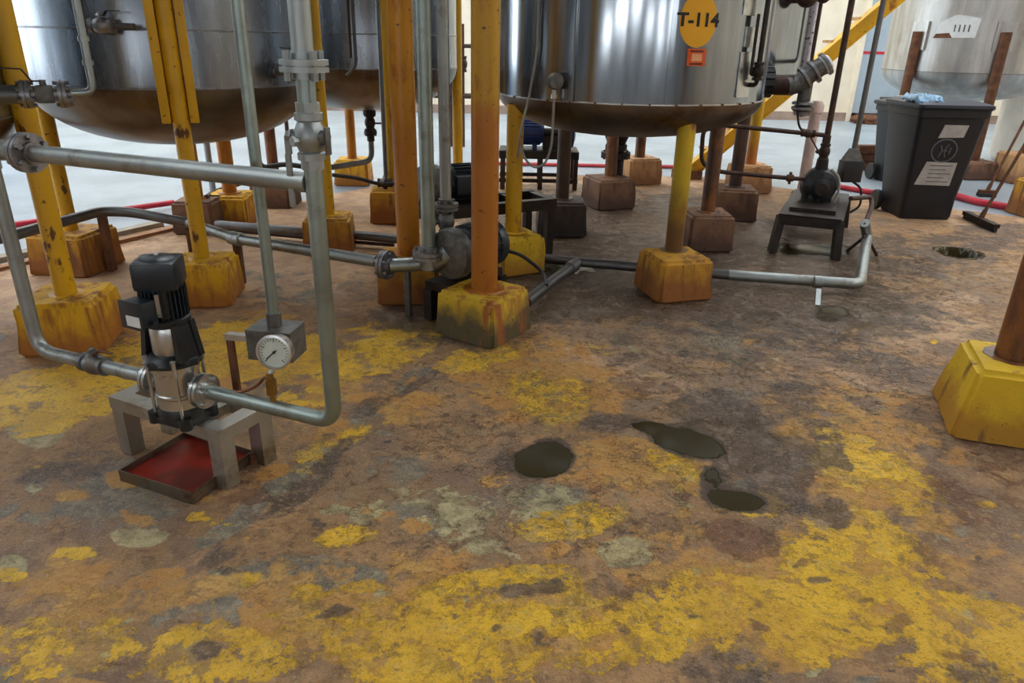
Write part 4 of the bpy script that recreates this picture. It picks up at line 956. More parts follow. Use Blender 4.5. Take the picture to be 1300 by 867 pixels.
# sensor and its cables
sp_ = on3(704, 103, .05); nrm = V((sp_.x - c3[0], sp_.y - c3[1], 0)).normalized()
T = thing('temperature_sensor', 'round grey sensor head low on the clad tank', 'sensor', sp_ - nrm * .05)
mb = MB(); ws = Wrap(c3, .925, 708, 106); ws.sheet(mb, [(-.075, -.10), (.075, -.10), (.075, .09), (-.075, .09)], .001, .004); mb.build('mounting_plate', M['clad'], T, smooth=20)
mb = MB(); mb.cyl(sp_ - nrm * .045, sp_, .022, n=14); mb.lathe([(0, -.02), (.045, -.018), (.05, 0), (.05, .03), (.042, .042), (0, .045)], sp_, (nrm + V((.8, 0, 0))).normalized(), n=24); mb.build('sensor_head', M['castgrey'], T)
mb = MB(); mb.cyl(sp_ - V((0, 0, .04)), sp_ - V((0, 0, .075)), .014, n=10); mb.cyl(sp_ - V((0, 0, .075)), sp_ - V((0, 0, .10)), .018, n=8); mb.build('cable_gland', M['inox'], T)
yq = sp_.y
c_a = [sp_ - V((0, 0, .09)), PY(702, 160, yq), PY(700, 188, yq + .02), PY(692, 208, yq + .05), PY(680, 214, yq + .08), PY(668, 205, yq + .1), PY(660, 185, yq + .1)]
single(MB().tube(c_a, .0075, 8, .06), 'sensor_cable', M['cablegrey'], 'thin grey cable looping down from the round sensor', 'cable', c_a[1])
b1, b2 = on3(684, 0, .02), on3(682, 66, .02)
c_b = [V((b1.x, b1.y, 2.6)), b2, on3(672, 122, .02), PY(661, 166, yq + .05), PY(657, 200, yq + .25)]
single(MB().tube(c_b, .0075, 8, .06), 'hanging_cable', M['cablegrey'], 'pale cable running down the clad tank left of the sensor', 'cable', c_b[2])
rd_ = PY(680, 190, 5.3); mb = MB(); mb.cyl((rd_.x, rd_.y, PY(680, 240, 5.3).z - .3), (rd_.x, rd_.y, PY(680, 172, 5.3).z), .014, n=10)
# outlet valves under the tanks
def outlet(label, c, ztop, sc, mat=None):
    T = thing('outlet_valve', label, 'valve', (c[0], c[1], ztop)); x, y = c
    mb = MB(); mb.cyl((x, y, ztop + .02), (x, y, ztop - .10 * sc), .05 * sc, n=16); mb.flange((x, y, ztop - .10 * sc), (0, 0, 1), .085 * sc, .016 * sc, 6, .01); mb.build('outlet_flange', M['darksteel'], T)
    mb = MB(); mb.valve((x, y, ztop - .22 * sc), (0, 0, 1), .055 * sc, (.3, -1, 0)); mb.build('valve_body', M['darksteel'], T)
    mb = MB(); mb.lever((x, y, ztop - .22 * sc), (1, .2, 0), .04 * sc, (.3, -1, 0), 5); mb.build('lever', M['darksteel'], T)
    mb = MB(); mb.flange((x, y, ztop - .35 * sc), (0, 0, 1), .085 * sc, .016 * sc, 6, .01); mb.cyl((x, y, ztop - .37 * sc), (x, y, ztop - .46 * sc), .05 * sc, n=14); mb.build('lower_flange', M['darksteel'], T)
    return T
q6 = PY(784, 164, c6[1] - .35); q6.z = 1.02
outlet('black outlet valve hanging under the far tank, above the grey-brown plinth', (q6.x, q6.y), 1.10, 1.75)
q2 = PY(469, 143, c2[1]); o2 = outlet('black outlet valve hanging under the tank behind the orange posts', (q2.x, q2.y), .93, .75)
mb = MB(); zz2 = .93 - .32; mb.tube([(q2.x, q2.y, zz2), (q2.x, q2.y, zz2 - .22), PY(432, 211, q2.y - .25), PY(405, 214, q2.y - .3)], .028, 10, .1); mb.build('outlet_pipe', M['pipedark'], o2)

# ------------------------------------------------------------------ fittings on the left tank
yv = 3.36
k0, k1, k2, k3 = PY(100, -5, yv + .25), PY(118, 112, yv + .12), PY(88, 119, yv + .05), PY(-40, 124, yv - .12)
T = thing('tank_valve_line', 'dark flanged valve and thin bent pipe beside the corner post', 'pipe', k2)
vdir = (k2 - k3).normalized(); vdir.z = 0; vdir.normalize()
k1b = V((k1.x, k1.y, k2.z)); 
mb = MB(); mb.tube([(k1.x, k1.y, 3.0), k1b, V((k2.x, k2.y, k2.z))], .017, 12, .05)
for z in (k1b.z + .12, k1b.z + .22): mb.cyl((k1.x, k1.y, z), (k1.x, k1.y, z + .02), .023, n=10)
mb.build('bent_pipe', M['galv'], T)
fA, fB = PY(80, 119, yv + .03), PY(34, 121, yv - .03); fA.z = fB.z = k2.z
mb = MB(); mb.flange(fA, vdir, .06, .014, 6, .009); mb.build('flange', M['flange'], T)
mb = MB(); mb.flange(fB, vdir, .06, .014, 6, .009); mb.build('flange', M['flange'], T)
vm = (fA + fB) / 2; mb = MB(); mb.box(vm, (.075, .065, .075), math.atan2(vdir.y, vdir.x), .012); mb.cyl(vm, vm + V((0, 0, .06)), .014, n=8); mb.build('valve_body', M['castgrey'], T)
mb = MB(); a = vm + V((0, 0, .055)); mb.beam(a, a - vdir * .04 + V((0, 0, .0)), .022, .006); mb.beam(a - vdir * .04, a - vdir * .07 + V((0, 0, .05)), .018, .006); mb.beam(a - vdir * .07 + V((0, 0, .05)), a - vdir * .17 + V((0, 0, .055)), .018, .006); mb.build('lever', M['darksteel'], T)
mb = MB(); mb.cyl(fB - vdir * .03, fB - vdir * .8, .040, n=16); mb.build('pipe', M['pipedark'], T)
def side_valve(label, u, v, c, R, dirn, lv, sc=1.0, L=.18):
    p = PC(u, v, c, R); n = V((p.x - c[0], p.y - c[1], 0)).normalized(); dd = V(dirn).normalized()
    T = thing('ball_valve', label, 'valve', p); q = p + n * .07
    mb = MB(); mb.cyl(p - n * .005, q + n * .01, .02 * sc, n=12); mb.cyl(q - dd * .03, q + dd * L, .016 * sc, n=12); mb.build('stub_pipe', M['pipedark'], T)
    mb = MB(); mb.valve(q, dd, .034 * sc, (0, 0, 1)); mb.build('valve_body', M['flange'], T)
    mb = MB(); mb.lever(q, lv, .026 * sc, (0, 0, 1), 5); mb.build('lever', M['black'], T)
side_valve('small ball valve and stub pipe high on the left tank', 137, 33, c1, .885, (1, -.05, 0), (1, -.3, 0))
p = PC(352, 90, c1, .885); 
T = thing('ball_valve', 'dark sideways ball valve at the right flank of the left tank, beside the riser flange', 'valve', p)
n_ = V((p.x - c1[0], p.y - c1[1], 0)).normalized(); dd = V((.9, -.45, 0)).normalized()
mb = MB(); mb.cyl(p - dd * .02, p + dd * .20, .022, n=12); mb.lathe([(.045, -.008), (.045, .008)], p + dd * .012, dd, n=18); mb.build('stub_pipe', M['flange'], T)
mb = MB(); mb.valve(p + dd * .17, dd, .045, (0, 0, 1)); mb.cyl(p + dd * .25, p + dd * .30, .05, n=8); mb.build('valve_body', M['darksteel'], T)
mb = MB(); a = p + dd * .17 + V((0, 0, .09)); mb.beam(a, a + V((0, 0, .04)) - dd * .01, .02, .006, dd); mb.beam(a + V((0, 0, .04)), a + V((0, 0, .045)) - dd * .12, .02, .006); mb.build('lever', M['black'], T)
# slim pipes by the second tank
def slim(name, u0, v0, u1, v1, y, r, mat, label, cat='pipe', z1=3.2):
    a = PY(u1, v1, y); z0 = a.z; o = MB().cyl((a.x, a.y, z0), (a.x, a.y, z1), r, n=12)
    return single(o, name, mat, label, cat, (a.x, a.y, z0))
ln = [V((PY(490, 216, 6.2).x, 6.2, 3.2)), PY(490, 216, 6.2), PY(478, 236, 6.15), PY(440, 232, 6.1), PY(402, 216, 6.0)]
single(MB().tube([ln[0], PY(490, 225, 6.2), PY(484, 232, 6.15)], .018, 10, .06), 'slim_pipe', M['pipedark'], 'slim grey pipe crossing in front of the second tank', 'pipe', PY(490, 225, 6.2))
hz = [PY(422, 222, 6.0), PY(455, 226, 6.15), PY(480, 234, 6.2), PY(520, 232, 6.3)]
single(MB().tube(hz, .016, 10, .1), 'black_hose', M['cable'], 'sagging black hose from the riser side to the valve by the second tank', 'hose', hz[1])
vq = PY(489, 232, 6.45)
mb = MB(); mb.valve(vq, (1, .1, 0), .035, (0, 0, 1)); mb.cyl(vq, vq - V((0, 0, vq.z - .30)), .016, n=8); single(mb, 'small_valve', M['darksteel'], 'small dark valve on top of the ochre plinth behind the risers', 'valve', (vq.x, vq.y, .30))
ga = PC(452, 84, c2, .905)
T = thing('gauge_tubes', 'pair of thin dark tubes running down the face of the second tank', 'pipe', ga)
mb = MB(); mb.tube([(ga.x, ga.y, 3.2), ga, PC(440, 96, c2, .905)], .014, 8, .06); mb.build('tube', M['pipedark'], T)
gb = PC(448, 20, c2, .90); mb = MB(); mb.cyl((gb.x - .035, gb.y - .02, ga.z + .06), (gb.x - .035, gb.y - .02, 3.2), .010, n=8); mb.build('tube', M['pipebrown'], T)
bp = [PY(318, 160, 6.4), PY(325, 195, 6.4), PY(332, 213, 6.4), PY(362, 208, 6.35), PY(388, 212, 6.3), PY(398, 222, 6.3), P(402, 252, 0)]
bp[0].z = .95
single(MB().tube(bp, .022, 10, .08), 'bent_hose', M['cable'], 'black bent pipe curving under the left tank', 'hose', bp[2])
hp = [P(262, 250, .285), PY(270, 244, 6.55), PY(320, 228, 6.5), PY(332, 222, 6.5)]
single(MB().tube(hp, .020, 10, .06), 'brown_pipe', M['pipebrown'], 'brown pipe sloping over the yellow plinths under the left tank', 'pipe', hp[1])
for i, (u, v0, v1, y, r, mat, lb) in enumerate([(270, 176, 238, 7.1, .030, M['galv'], 'short bright pipe behind the double-width yellow leg'), (370, 140, 222, 8.2, .022, M['pipebrown'], 'thin brown pipe standing behind the left tank')]):
    a = PY(u, v1, y); b = PY(u, v0, y); mb = MB(); mb.cyl((a.x, a.y, 0), (a.x, a.y, b.z + .3), r, n=12); single(mb, 'upright_pipe', mat, lb, 'pipe', (a.x, a.y, 0))

# ------------------------------------------------------------------ pipework on the right of the numbered tank
yr = 6.75
T = thing('pipe_manifold', 'brown and white pipe elbows with valves right of the numbered tank', 'pipe', PY(1005, 110, yr))
m0, m1, m2_, m3 = PY(962, 104, yr + .1), PY(1008, 108, yr), PY(1030, 92, yr - .02), PY(1047, 82, yr - .02)
mb = MB(); mb.tube([m0 - V((.35, -.1, 0)), PY(988, 108, yr + .05), m1], .085, 20); mb.build('main_pipe', M['pipebrown'], T)
mb = MB()
gw = PY(972, 104, yr + .08)
for k in range(14): a = 2 * PI * k / 14; mb.box(gw + V((0, math.cos(a) * .11, math.sin(a) * .11)), (.09, .045, .045), M=Matrix.Rotation(a, 3, 'X'))
mb.lathe([(.11, -.05), (.115, 0), (.11, .05)], gw, (1, 0, 0), n=20); mb.build('hand_wheel', M['black'], T)
mb = MB(); mb.tube([m1 - V((.06, 0, .01)), m1 + V((.04, 0, .01)), m2_, m3], .080, 20, .05); mb.build('elbow', M['castgrey'], T)
ed = (m3 - m1).normalized(); mb = MB()
for k in (.10, .19, .30): mb.lathe([(.085, -.014), (.105, -.012), (.105, .012), (.085, .014)], m1 + ed * k, ed, n=22)
mb.build('clamp_ring', M['flange'], T)
mb = MB(); mb.lathe([(.085, 0), (.09, .02), (.06, .07), (.0, .075)], m3 - ed * .02, ed, n=20); mb.build('end_cap', M['white'], T)
dn = PY(1024, 104, yr); d2 = PY(1022, 146, yr); mb = MB(); mb.cyl((dn.x, yr, dn.z), (dn.x, yr, d2.z + .10), .058, n=18); mb.build('drop_branch', M['castgrey'], T)
mb = MB(); mb.lathe([(.06, .12), (.095, .11), (.095, .09), (.06, .08), (.095, .07), (.095, .05), (.075, .03), (.07, 0), (.0, -.02)], (dn.x, yr, d2.z), (0, 0, 1), n=22); mb.build('lower_flange', M['flange'], T)
cb = [PY(1015, 118, yr - .06), PY(1012, 140, yr - .06), PY(1014, 160, yr - .03), PY(1020, 168, yr)]
single(MB().tube(cb, .010, 8, .06), 'looped_cable', M['cable'], 'thin black cable hanging below the pipe elbows', 'cable', cb[1])
pv = PY(1034, 128, 7.6); pf = PY(1022, 222, 7.6)
mb = MB(); mb.lathe([(.055, 0), (.055, pv.z - .12), (.07, pv.z - .11), (.07, pv.z - .04), (.045, pv.z), (0, pv.z + .005)], (pf.x, 7.6, 0), n=18)
single(mb, 'plastic_pipe', plain('dirty_white_pipe', srgb(206, 180, 168), .55, 0, .2, 5), 'dirty white upright pipe with a rounded cap behind the table pump', 'pipe', (pf.x, 7.6, 0))
sv = PY(1024, 60, 7.3); mb = MB(); mb.cyl((sv.x, sv.y, PY(1018, 92, 7.3).z), (sv.x, sv.y, 3.2), .045, n=14)
ts = NT('speckled_insulation'); ns = ts.noise(26, 4, .6); single(mb, 'speckled_pipe', ts.out(ts.mix(ts.step(ns, .56, .62), srgb(206, 200, 204), srgb(74, 58, 62)), .7), 'pale speckled pipe along the edge of the blue-tinted tank', 'pipe', sv)
rs = PY(1050, -2, 7.2); re_ = PY(1030, 78, 7.2)
single(MB().tube([V((re_.x, 7.2, 3.0)), re_, m3], .018, 8, .05), 'thin_rod_pipe', M['pipebrown'], 'thin dark rod above the white end cap', 'pipe', re_)
kp = PY(1024, 1, 6.9); mb = MB(); mb.sphere(kp + V((0, 0, .02)), .085, (1, 1, .9)); mb.sphere(kp + V((.14, 0, .04)), .06); mb.cyl(kp + V((0, 0, .02)), kp + V((-.35, .3, .02)), .04, n=12); mb.cyl(kp + V((0, 0, .02)), kp + V((.14, 0, .04)), .035, n=12)
single(mb, 'pipe_stub', M['pipebrown'], 'pair of round brown pipe ends at the top edge by the blue-tinted tank', 'pipe', kp)

# sloping yellow beam
G = P(866, 226); sy = G.y; TP = PY(1150, -14, sy)
T = thing('sloping_beam', 'yellow sloping channel beam with step brackets behind the tanks', 'beam', G)
sd_ = (TP - G).normalized(); mb = MB(); mb.beam(G + sd_ * .12, TP + sd_ * .6, .10, .14); mb.build('channel', M['post_y'], T, smooth=20)
mb = MB(); nz_ = V((-sd_.z, 0, sd_.x)); mb.beam(G + sd_ * .12 + nz_ * .07, TP + sd_ * .6 + nz_ * .07, .16, .014); mb.beam(G + sd_ * .12 - nz_ * .07, TP + sd_ * .6 - nz_ * .07, .16, .014); mb.build('edge_lip', M['post_y'], T, smooth=20)
LL = (TP - G).length
for k in range(9):
    q = G + sd_ * (.5 + k * LL / 8.6); MB().box(q + V((0, .15, 0)), (.26, .28, .03)).build('step_bracket', M['pl_t'], T)
mb = MB(); mb.box(G + V((.05, 0, .05)), (.34, .2, .1)); mb.build('foot_plate', M['rust'], T)

# ------------------------------------------------------------------ far tank on the right
az7 = math.radians(30.0); D7 = 12.3; c7 = (D7 * math.sin(az7), D7 * math.cos(az7)); R7 = 1.03
z7 = PY(1200, 92, c7[1] - .8).z; zb7 = PY(1200, 117, c7[1] - .2).z
def leg7(u, v): 
    p = PC(u, v, c7, R7 + .05); return (p.x, p.y)
L7 = [leg7(1158, 75), leg7(1270, 75)]
T7 = tank('pale stainless tank behind the wheelie bin, on two brown legs with a torn white notice', c7, R7, z7, z7 - zb7 + .12, L7, PY(1166, 40, L7[0][1]).z, M['shell_bright'], M['shell_bright'], [M['rust'], M['rust']], .06, [.2, .2], welds=())
for x, y in L7:
    n_ = V((x - c7[0], y - c7[1], 0)).normalized(); mb = MB(); zt7 = PY(1166, 40, L7[0][1]).z
    mb.box(V((x, y, zt7 - .05)) - n_ * .045, (.05, .22, .34), math.atan2(n_.y, n_.x)); mb.build('leg_pad', M['shell_bright'], T7)
plinth((L7[1][0], L7[1][1]), .46, .22, .1, M['pl_b'], 'low dark brown plinth behind the bin, under the far tank', seed=31)
plinth((L7[0][0], L7[0][1]), .46, .22, .1, M['pl_b'], 'low plinth hidden behind the bin and boards', seed=32)
w7 = Wrap(c7, R7, 1214, 35)
T = thing('torn_notice', 'torn white paper notice stuck on the far right tank', 'notice', w7.at(0, 0, 0))
k_ = .0104
w7.sheet(MB(), [((u - 1214) * k_, (35 - v) * k_) for u, v in [(1190, 47), (1236, 46), (1238, 25), (1222, 22), (1212, 21), (1195, 29)]], .003, .003).build('paper', M['white'], T, smooth=0)
mb = MB()
for u in (1212, 1217, 1222, 1227): w7.sheet(mb, [((u - 1214) * k_, -.05), ((u - 1212.4) * k_, -.05), ((u - 1212.4) * k_, .03), ((u - 1214) * k_, .035)], .0065, .0008)
mb.build('faded_print', M['castgrey'], T, smooth=0)
w7.sheet(MB(), [((u - 1214) * k_, (35 - v) * k_) for u, v in [(1190, 47), (1212, 46.5), (1208, 41), (1193, 42)]], .0065, .0006).build('rust_stain', M['rust'], T, smooth=0)

# ------------------------------------------------------------------ wheelie bin
M['bin'] = plain('dark_grey_bin_plastic', srgb(20, 22, 29), .5, 0, .2, 4, .05)
M['lid'] = plain('dark_blue_bin_lid', srgb(19, 24, 44), .45, 0, .2, 4, .05)
M['paper'] = plain('grey_sticker', srgb(176, 172, 168), .6, 0, .12, 16, .03)
f0 = P(1146, 278); W0, W1, Dp0, Dp1, BH = .50, .64, .52, .70, 1.03
bx0, by0 = f0.x + W0 / 2 - .02, f0.y + Dp0 / 2
def bin_(name, label, bx0, by0, rz, mats, full=True, BH=1.03):
    T = thing(name, label, 'bin', (bx0, by0, 0)); c_, s_ = math.cos(rz), math.sin(rz)
    L = lambda x, y, z: V((bx0 + x * c_ - y * s_, by0 + x * s_ + y * c_, z))
    def ring(w, d0, d1, z, k=.05):
        pts = []
        for sx, sy, a0 in ((1, 1, 0), (-1, 1, 90), (-1, -1, 180), (1, -1, 270)):
            for i in range(4):
                a = math.radians(a0 + i * 30); yy = (d1 if sy > 0 else -d0)
                pts.append(L(sx * (w / 2 - k) + math.cos(a) * k, yy - sy * k + math.sin(a) * k, z))
        return pts
    mb = MB(); prof = [(W0 * .96, Dp0 / 2 - .01, .22, 0.0), (W0, Dp0 / 2, .24, .03), (W0 * .95 + W1 * .05, .265, .27, .2), (W1 - .01, .34, .34, BH - .07), (W1 + .02, .36, .36, BH - .065), (W1 + .02, .36, .36, BH), (W1 - .03, .33, .33, BH)]
    rings = [mb._v(ring(w, a, b, z)) for w, a, b, z in prof]; n = len(rings[0])
    for A_, B_ in zip(rings, rings[1:]):
        for i in range(n): mb.face([A_[i], A_[(i + 1) % n], B_[(i + 1) % n], B_[i]])
    mb.face(rings[0][::-1]); mb.face(rings[-1]); mb.build('body', mats[0], T)
    mb = MB(); lp = [(W1 + .03, .37, .40, BH + .002), (W1 + .05, .385, .41, BH + .02), (W1 + .04, .38, .40, BH + .045), (W1 - .14, .26, .30, BH + .075), (W1 - .4, .1, .12, BH + .08)]
    rings = [mb._v(ring(w, a, b, z)) for w, a, b, z in lp]
    for A_, B_ in zip(rings, rings[1:]):
        for i in range(n): mb.face([A_[i], A_[(i + 1) % n], B_[(i + 1) % n], B_[i]])
    mb.face(rings[0][::-1]); mb.face(rings[-1]); lid = mb.build('lid', mats[1], T)
    mb = MB()
    for s in (-1, 1): 
        for k in (-.06, .06): mb.cyl(L(s * .15 + k, .36, BH + .02), L(s * .15 + k, .43, BH + .06), .013, n=8)
        mb.cyl(L(s * .15 - .08, .43, BH + .06), L(s * .15 + .08, .43, BH + .06), .016, n=10)
    mb.build('handle', M['paper'] if full else mats[0], T)
    for s in (-1, 1):
        mb = MB(); mb.lathe([(.05, -.025), (.095, -.025), (.10, -.015), (.10, .015), (.095, .025), (.05, .025)], L(s * (W0 / 2 + .05), .20, .10), V((c_, s_, 0)), n=28); wh = mb.build('wheel', M['cable'], T)
        mb = MB(); mb.lathe([(0, -.018), (.06, -.012), (.06, .012), (0, .018)], L(s * (W0 / 2 + .05), .20, .10), V((c_, s_, 0)), n=18); mb.cyl(L(s * .1, .20, .10), L(s * (W0 / 2 + .05), .20, .10), .012, n=8); mb.build('hub', M['castgrey'], wh)
    return T, L
TB, LB = bin_('wheelie_bin', 'dark wheelie bin with a blue lid and pale stickers on its front', bx0, by0, -.03, [M['bin'], M['lid']])
def front(x, z):                                                     # point on the leaning front face
    t_ = (z - .2) / (BH - .27); return LB(x, -(.265 + (.34 - .265) * t_) - .003, z)
def fsheet(pts, t=.003): return MB().prism([front(x, z) for x, z in pts], V((0, -t, 0)))
fsheet([(-.10, .78), (.13, .79), (.15, .90), (-.07, .90)]).build('sticker', M['paper'], TB, smooth=0)
st2 = fsheet([(-.20, .34), (.135, .335), (.145, .555), (-.14, .56)]).build('sticker', M['paper'], TB, smooth=0)
mb = MB(); rngp = []
cx, cz = -.01, .665
for k in range(36):
    a = 2 * PI * k / 36; a2 = 2 * PI * (k + 1) / 36
    mb.beam(front(cx + .115 * math.cos(a), cz + .105 * math.sin(a)), front(cx + .115 * math.cos(a2), cz + .105 * math.sin(a2)), .012, .006, (0, -1, 0))
for pts in ([(-.04, -.06), (-.02, .0), (-.04, .05)], [(.02, -.06), (.0, 0), (.03, .06)], [(.05, -.03), (.055, .03)], [(-.03, .0), (.03, .0)]):
    for (x, z), (x2, z2) in zip(pts, pts[1:]): mb.beam(front(cx + x, cz + z), front(cx + x2, cz + z2), .012, .006, (0, -1, 0))
mb.build('round_emblem', plain('raised_emblem', srgb(84, 90, 98), .5), TB)
mb = MB()
for k in range(5): mb.prism([front(-.12 + .02, .52 - k * .038) - V((0, .0035, 0)), front(.11 - (k % 2) * .05, .52 - k * .038) - V((0, .0035, 0)), front(.11 - (k % 2) * .05, .528 - k * .038) - V((0, .0035, 0)), front(-.10, .528 - k * .038) - V((0, .0035, 0))], V((0, -.001, 0)))
mb.build('faint_print', M['castgrey'], TB, smooth=0)
# crumpled rag on the lid
rg = LB(-.20, -.10, BH + .093); bm_ = MB(); rnd = random.Random(4)
gr = [[bm_._v([rg + V((-.14 + .28 * i / 11, -.20 + .36 * j / 11, .012 + .028 * math.sin(i * 1.7 + j) * math.cos(j * 1.3 - i * .6) - max(0, abs(i - 5.5) - 4) * .018 - max(0, 3 - j) * .015))])[0] for j in range(12)] for i in range(12)]
for i in range(11):
    for j in range(11): bm_.face([gr[i][j], gr[i + 1][j], gr[i + 1][j + 1], gr[i][j + 1]])
rag = single(bm_, 'plastic_rag', plain('pale_blue_plastic', srgb(120, 160, 190), .3, 0, .35, 14), 'crumpled pale blue plastic sheet lying on the bin lid', 'plastic sheet', rg, smooth=60)
sm = rag.modifiers.new('thickness', 'SOLIDIFY'); sm.thickness = .006
b2p = P(1127, 238)
bin_('wheelie_bin', 'second dark bin standing right behind the blue-lidded bin', b2p.x + .36, b2p.y + .42, .1, [M['bin'], M['bin']], False, .90)

# boards
for k, (u, v, L_, lab) in enumerate([(1112, 213, .42, 'lowest of the short wooden boards stacked by the bins'), (1113, 203, .40, 'middle one of the short wooden boards stacked by the bins'), (1111, 193, .44, 'topmost of the short wooden boards stacked by the bins')]):
    q = P(1106, 216); mb = MB(); mb.box((q.x + (.02, .0, -.05)[k], q.y, .055 + k * .112), (L_, .14, .105), (.05, -.1, .12)[k], .006)
    single(mb, 'wooden_board', M['rust'], lab, 'board', (q.x, q.y, k * .11), 'boards stacked by the bins')

# pale round column and brown posts at the right edge
cw = P(1296, 208); 
mb = MB(); mb.lathe([(.30, 0), (.36, .06), (.38, .2), (.38, 3.0), (.30, 3.1), (0, 3.12)], (cw.x + .12, cw.y + .3, 0), n=40)
single(mb, 'white_column', plain('off_white_plaster', srgb(222, 212, 196), .6, 0, .08, 3), 'thick off-white round column at the right edge behind the brooms', 'column', (cw.x + .12, cw.y + .3, 0))
qa = P(1282, 232, .0); plinth((qa.x + .12, qa.y + .1), .40, .36, .1, M['pl_t'], 'pale tan plinth behind the crossed brooms', seed=33)
a = V((qa.x + .14, qa.y + .05, .355)); post('brown_post', (a.x, a.y), .045, .355, 3.0, M['rust'], 'rust-brown post rising behind the brooms')
qb_ = P(1304, 274, 0); plinth((qb_.x + .1, qb_.y), .40, .36, .1, M['pl_o'], 'ochre plinth cut off by the frame beside the broom head', seed=34)
# raised edge strip of the slab on the left
ka, kb = P(-80, 362, 0), P(225, 291, 0); kd = (kb - ka).normalized(); kn = V((-kd.y, kd.x, 0))
struct(MB().beam(ka + V((0, 0, .012)), kb + V((0, 0, .012)), .06, .03), 'trim_1', M['pl_t'], ka, 'tan raised strip along the slab edge', 'trim')
struct(MB().beam(ka + kn * .22 + V((0, 0, .018)), kb + kn * .22 + V((0, 0, .018)), .10, .045), 'trim_2', plain('grey_kerb', srgb(150, 140, 126), .8, 0, .25, 5, .2), ka, 'grey kerb along the slab edge', 'trim')
# brooms
def broom(label, head_a, head_b, hb, ht, mat, brush):
    m = (head_a + head_b) / 2; T = thing('floor_broom', label, 'broom', (m.x, m.y, 0))
    hd = (head_b - head_a).normalized(); mb = MB(); mb.beam(head_a + V((0, 0, .055)), head_b + V((0, 0, .055)), .06, .035); mb.build('head', mat, T)
    mb = MB(); mb.beam(head_a + V((0, 0, .02)), head_b + V((0, 0, .02)), brush, .04); mb.build('bristles', M['cable'], T)
    mb = MB(); mb.tube([m + V((0, 0, .06)), ht], .015, 10); mb.lathe([(.026, 0), (.02, .09)], m + V((0, 0, .06)), ht - m, n=12); mb.build('handle', M['rust'], T)
ha, hb_ = P(1224, 277), P(1263, 295); broom('wide squeegee broom with its dark head flat on the floor near the drain hole', ha, hb_, 0, PY(1312, 165, (ha.y + hb_.y) / 2 + .1), M['darksteel'], .03)
ha, hb_ = P(1241, 249), P(1262, 250); broom('short-headed broom standing just behind the squeegee', ha, hb_, 0, PY(1308, 140, ha.y + .15), M['rust'], .10)

# ------------------------------------------------------------------ red lines
def rpipe(name, pts, r, mat, lab, cat):
    single(MB().tube(pts, r, 10, .1), name, mat, lab, cat, pts[0])
rpipe('red_pipe', [P(-60, 298, .05), P(0, 288, .05), P(221, 257, .05)], .026, M['red'], 'red pipe lying on the floor behind the left posts', 'pipe')
rpipe('red_hose', [P(615, 207, .025), P(700, 209, .025), P(800, 211, .025), P(880, 212, .025)], .024, M['redfade'], 'faded red hose stretched across the floor behind the middle tanks', 'hose')
rpipe('red_hose', [P(1060, 236, .03), P(1100, 243, .03), P(1135, 249, .03)], .03, M['red'], 'red hose on the floor between the table pump and the bin', 'hose')
rpipe('red_hose', [P(1212, 248, .04), P(1240, 256, .04), P(1300, 266, .04)], .036, M['red'], 'red hose on the floor right of the bin, behind the brooms', 'hose')

# blue pumps on their frame beyond the numbered tank
fz = .42; bf = P(692, 242, 0); fy = bf.y + .25
T = thing('pump_bench', 'dark steel bench carrying the blue pump beyond the clad tank', 'bench', (bf.x, fy, 0))
xl, xr = PY(634, 215, fy).x, PY(732, 215, fy).x
mb = MB()
for y in (fy - .2, fy + .2): mb.beam((xl, y, fz - .04), (xr, y, fz - .04), .06, .08)
mb.box(((xl + xr) / 2, fy, fz - .005), (xr - xl, .44, .01)); mb.build('top_frame', M['darksteel'], T)
for x in (xl + .04, (xl + xr) / 2 + .02, xr - .03):
    for y in (fy - .2, fy + .2): MB().box((x, y, (fz - .08) / 2), (.05, .05, fz - .08)).build('leg', M['brown_steel'], T)
mb = MB()
for z in (.10,): 
    for y in (fy - .2, fy + .2): mb.beam((xl, y, z), (xr, y, z), .03, .04)
mb.build('lower_rail', M['darksteel'], T)
T = thing('blue_pump', 'dark blue motor pump on the bench beyond the clad tank', 'pump', ((xl + xr) / 2, fy, fz))
mx = V((PY(665, 185, fy).x, fy, fz + .18)); X_ = V((1, 0, 0))
mb = MB(); mb.lathe([(0, -.16), (.12, -.155), (.125, -.05), (.125, .18), (.10, .22)], mx, X_, n=26)
for k in range(20): a = 2 * PI * k / 20; q = V((0, math.cos(a), math.sin(a))); mb.beam(mx + q * .13 - X_ * .04, mx + q * .13 + X_ * .18, .016, .006, q.cross(X_))
mb.build('motor', M['blue'], T)
mb = MB(); mb.cyl(mx + X_ * .2, mx + X_ * .42, .05, n=16); mb.box(mx + X_ * .31 - V((0, 0, .10)), (.2, .16, .14)); mb.build('bearing_bracket', M['darksteel'], T)
mb = MB(); mb.lathe([(.08, -.06), (.15, -.05), (.16, 0), (.15, .05), (.08, .07), (0, .075)], mx + X_ * .50, X_, n=28); mb.build('volute', M['blue'], T)
mb = MB(); mb.cyl(mx + X_ * .5 + V((0, 0, .1)), mx + X_ * .5 + V((0, 0, .34)), .05, n=16); mb.flange(mx + X_ * .5 + V((0, 0, .27)), (0, 0, 1), .09, .015, 4); mb.build('outlet', M['darksteel'], T)
mb = MB(); 
for k in (-.05, .12): MB().box(mx + X_ * k - V((0, 0, .15)), (.05, .2, .06)).build('foot', M['blue'], T)

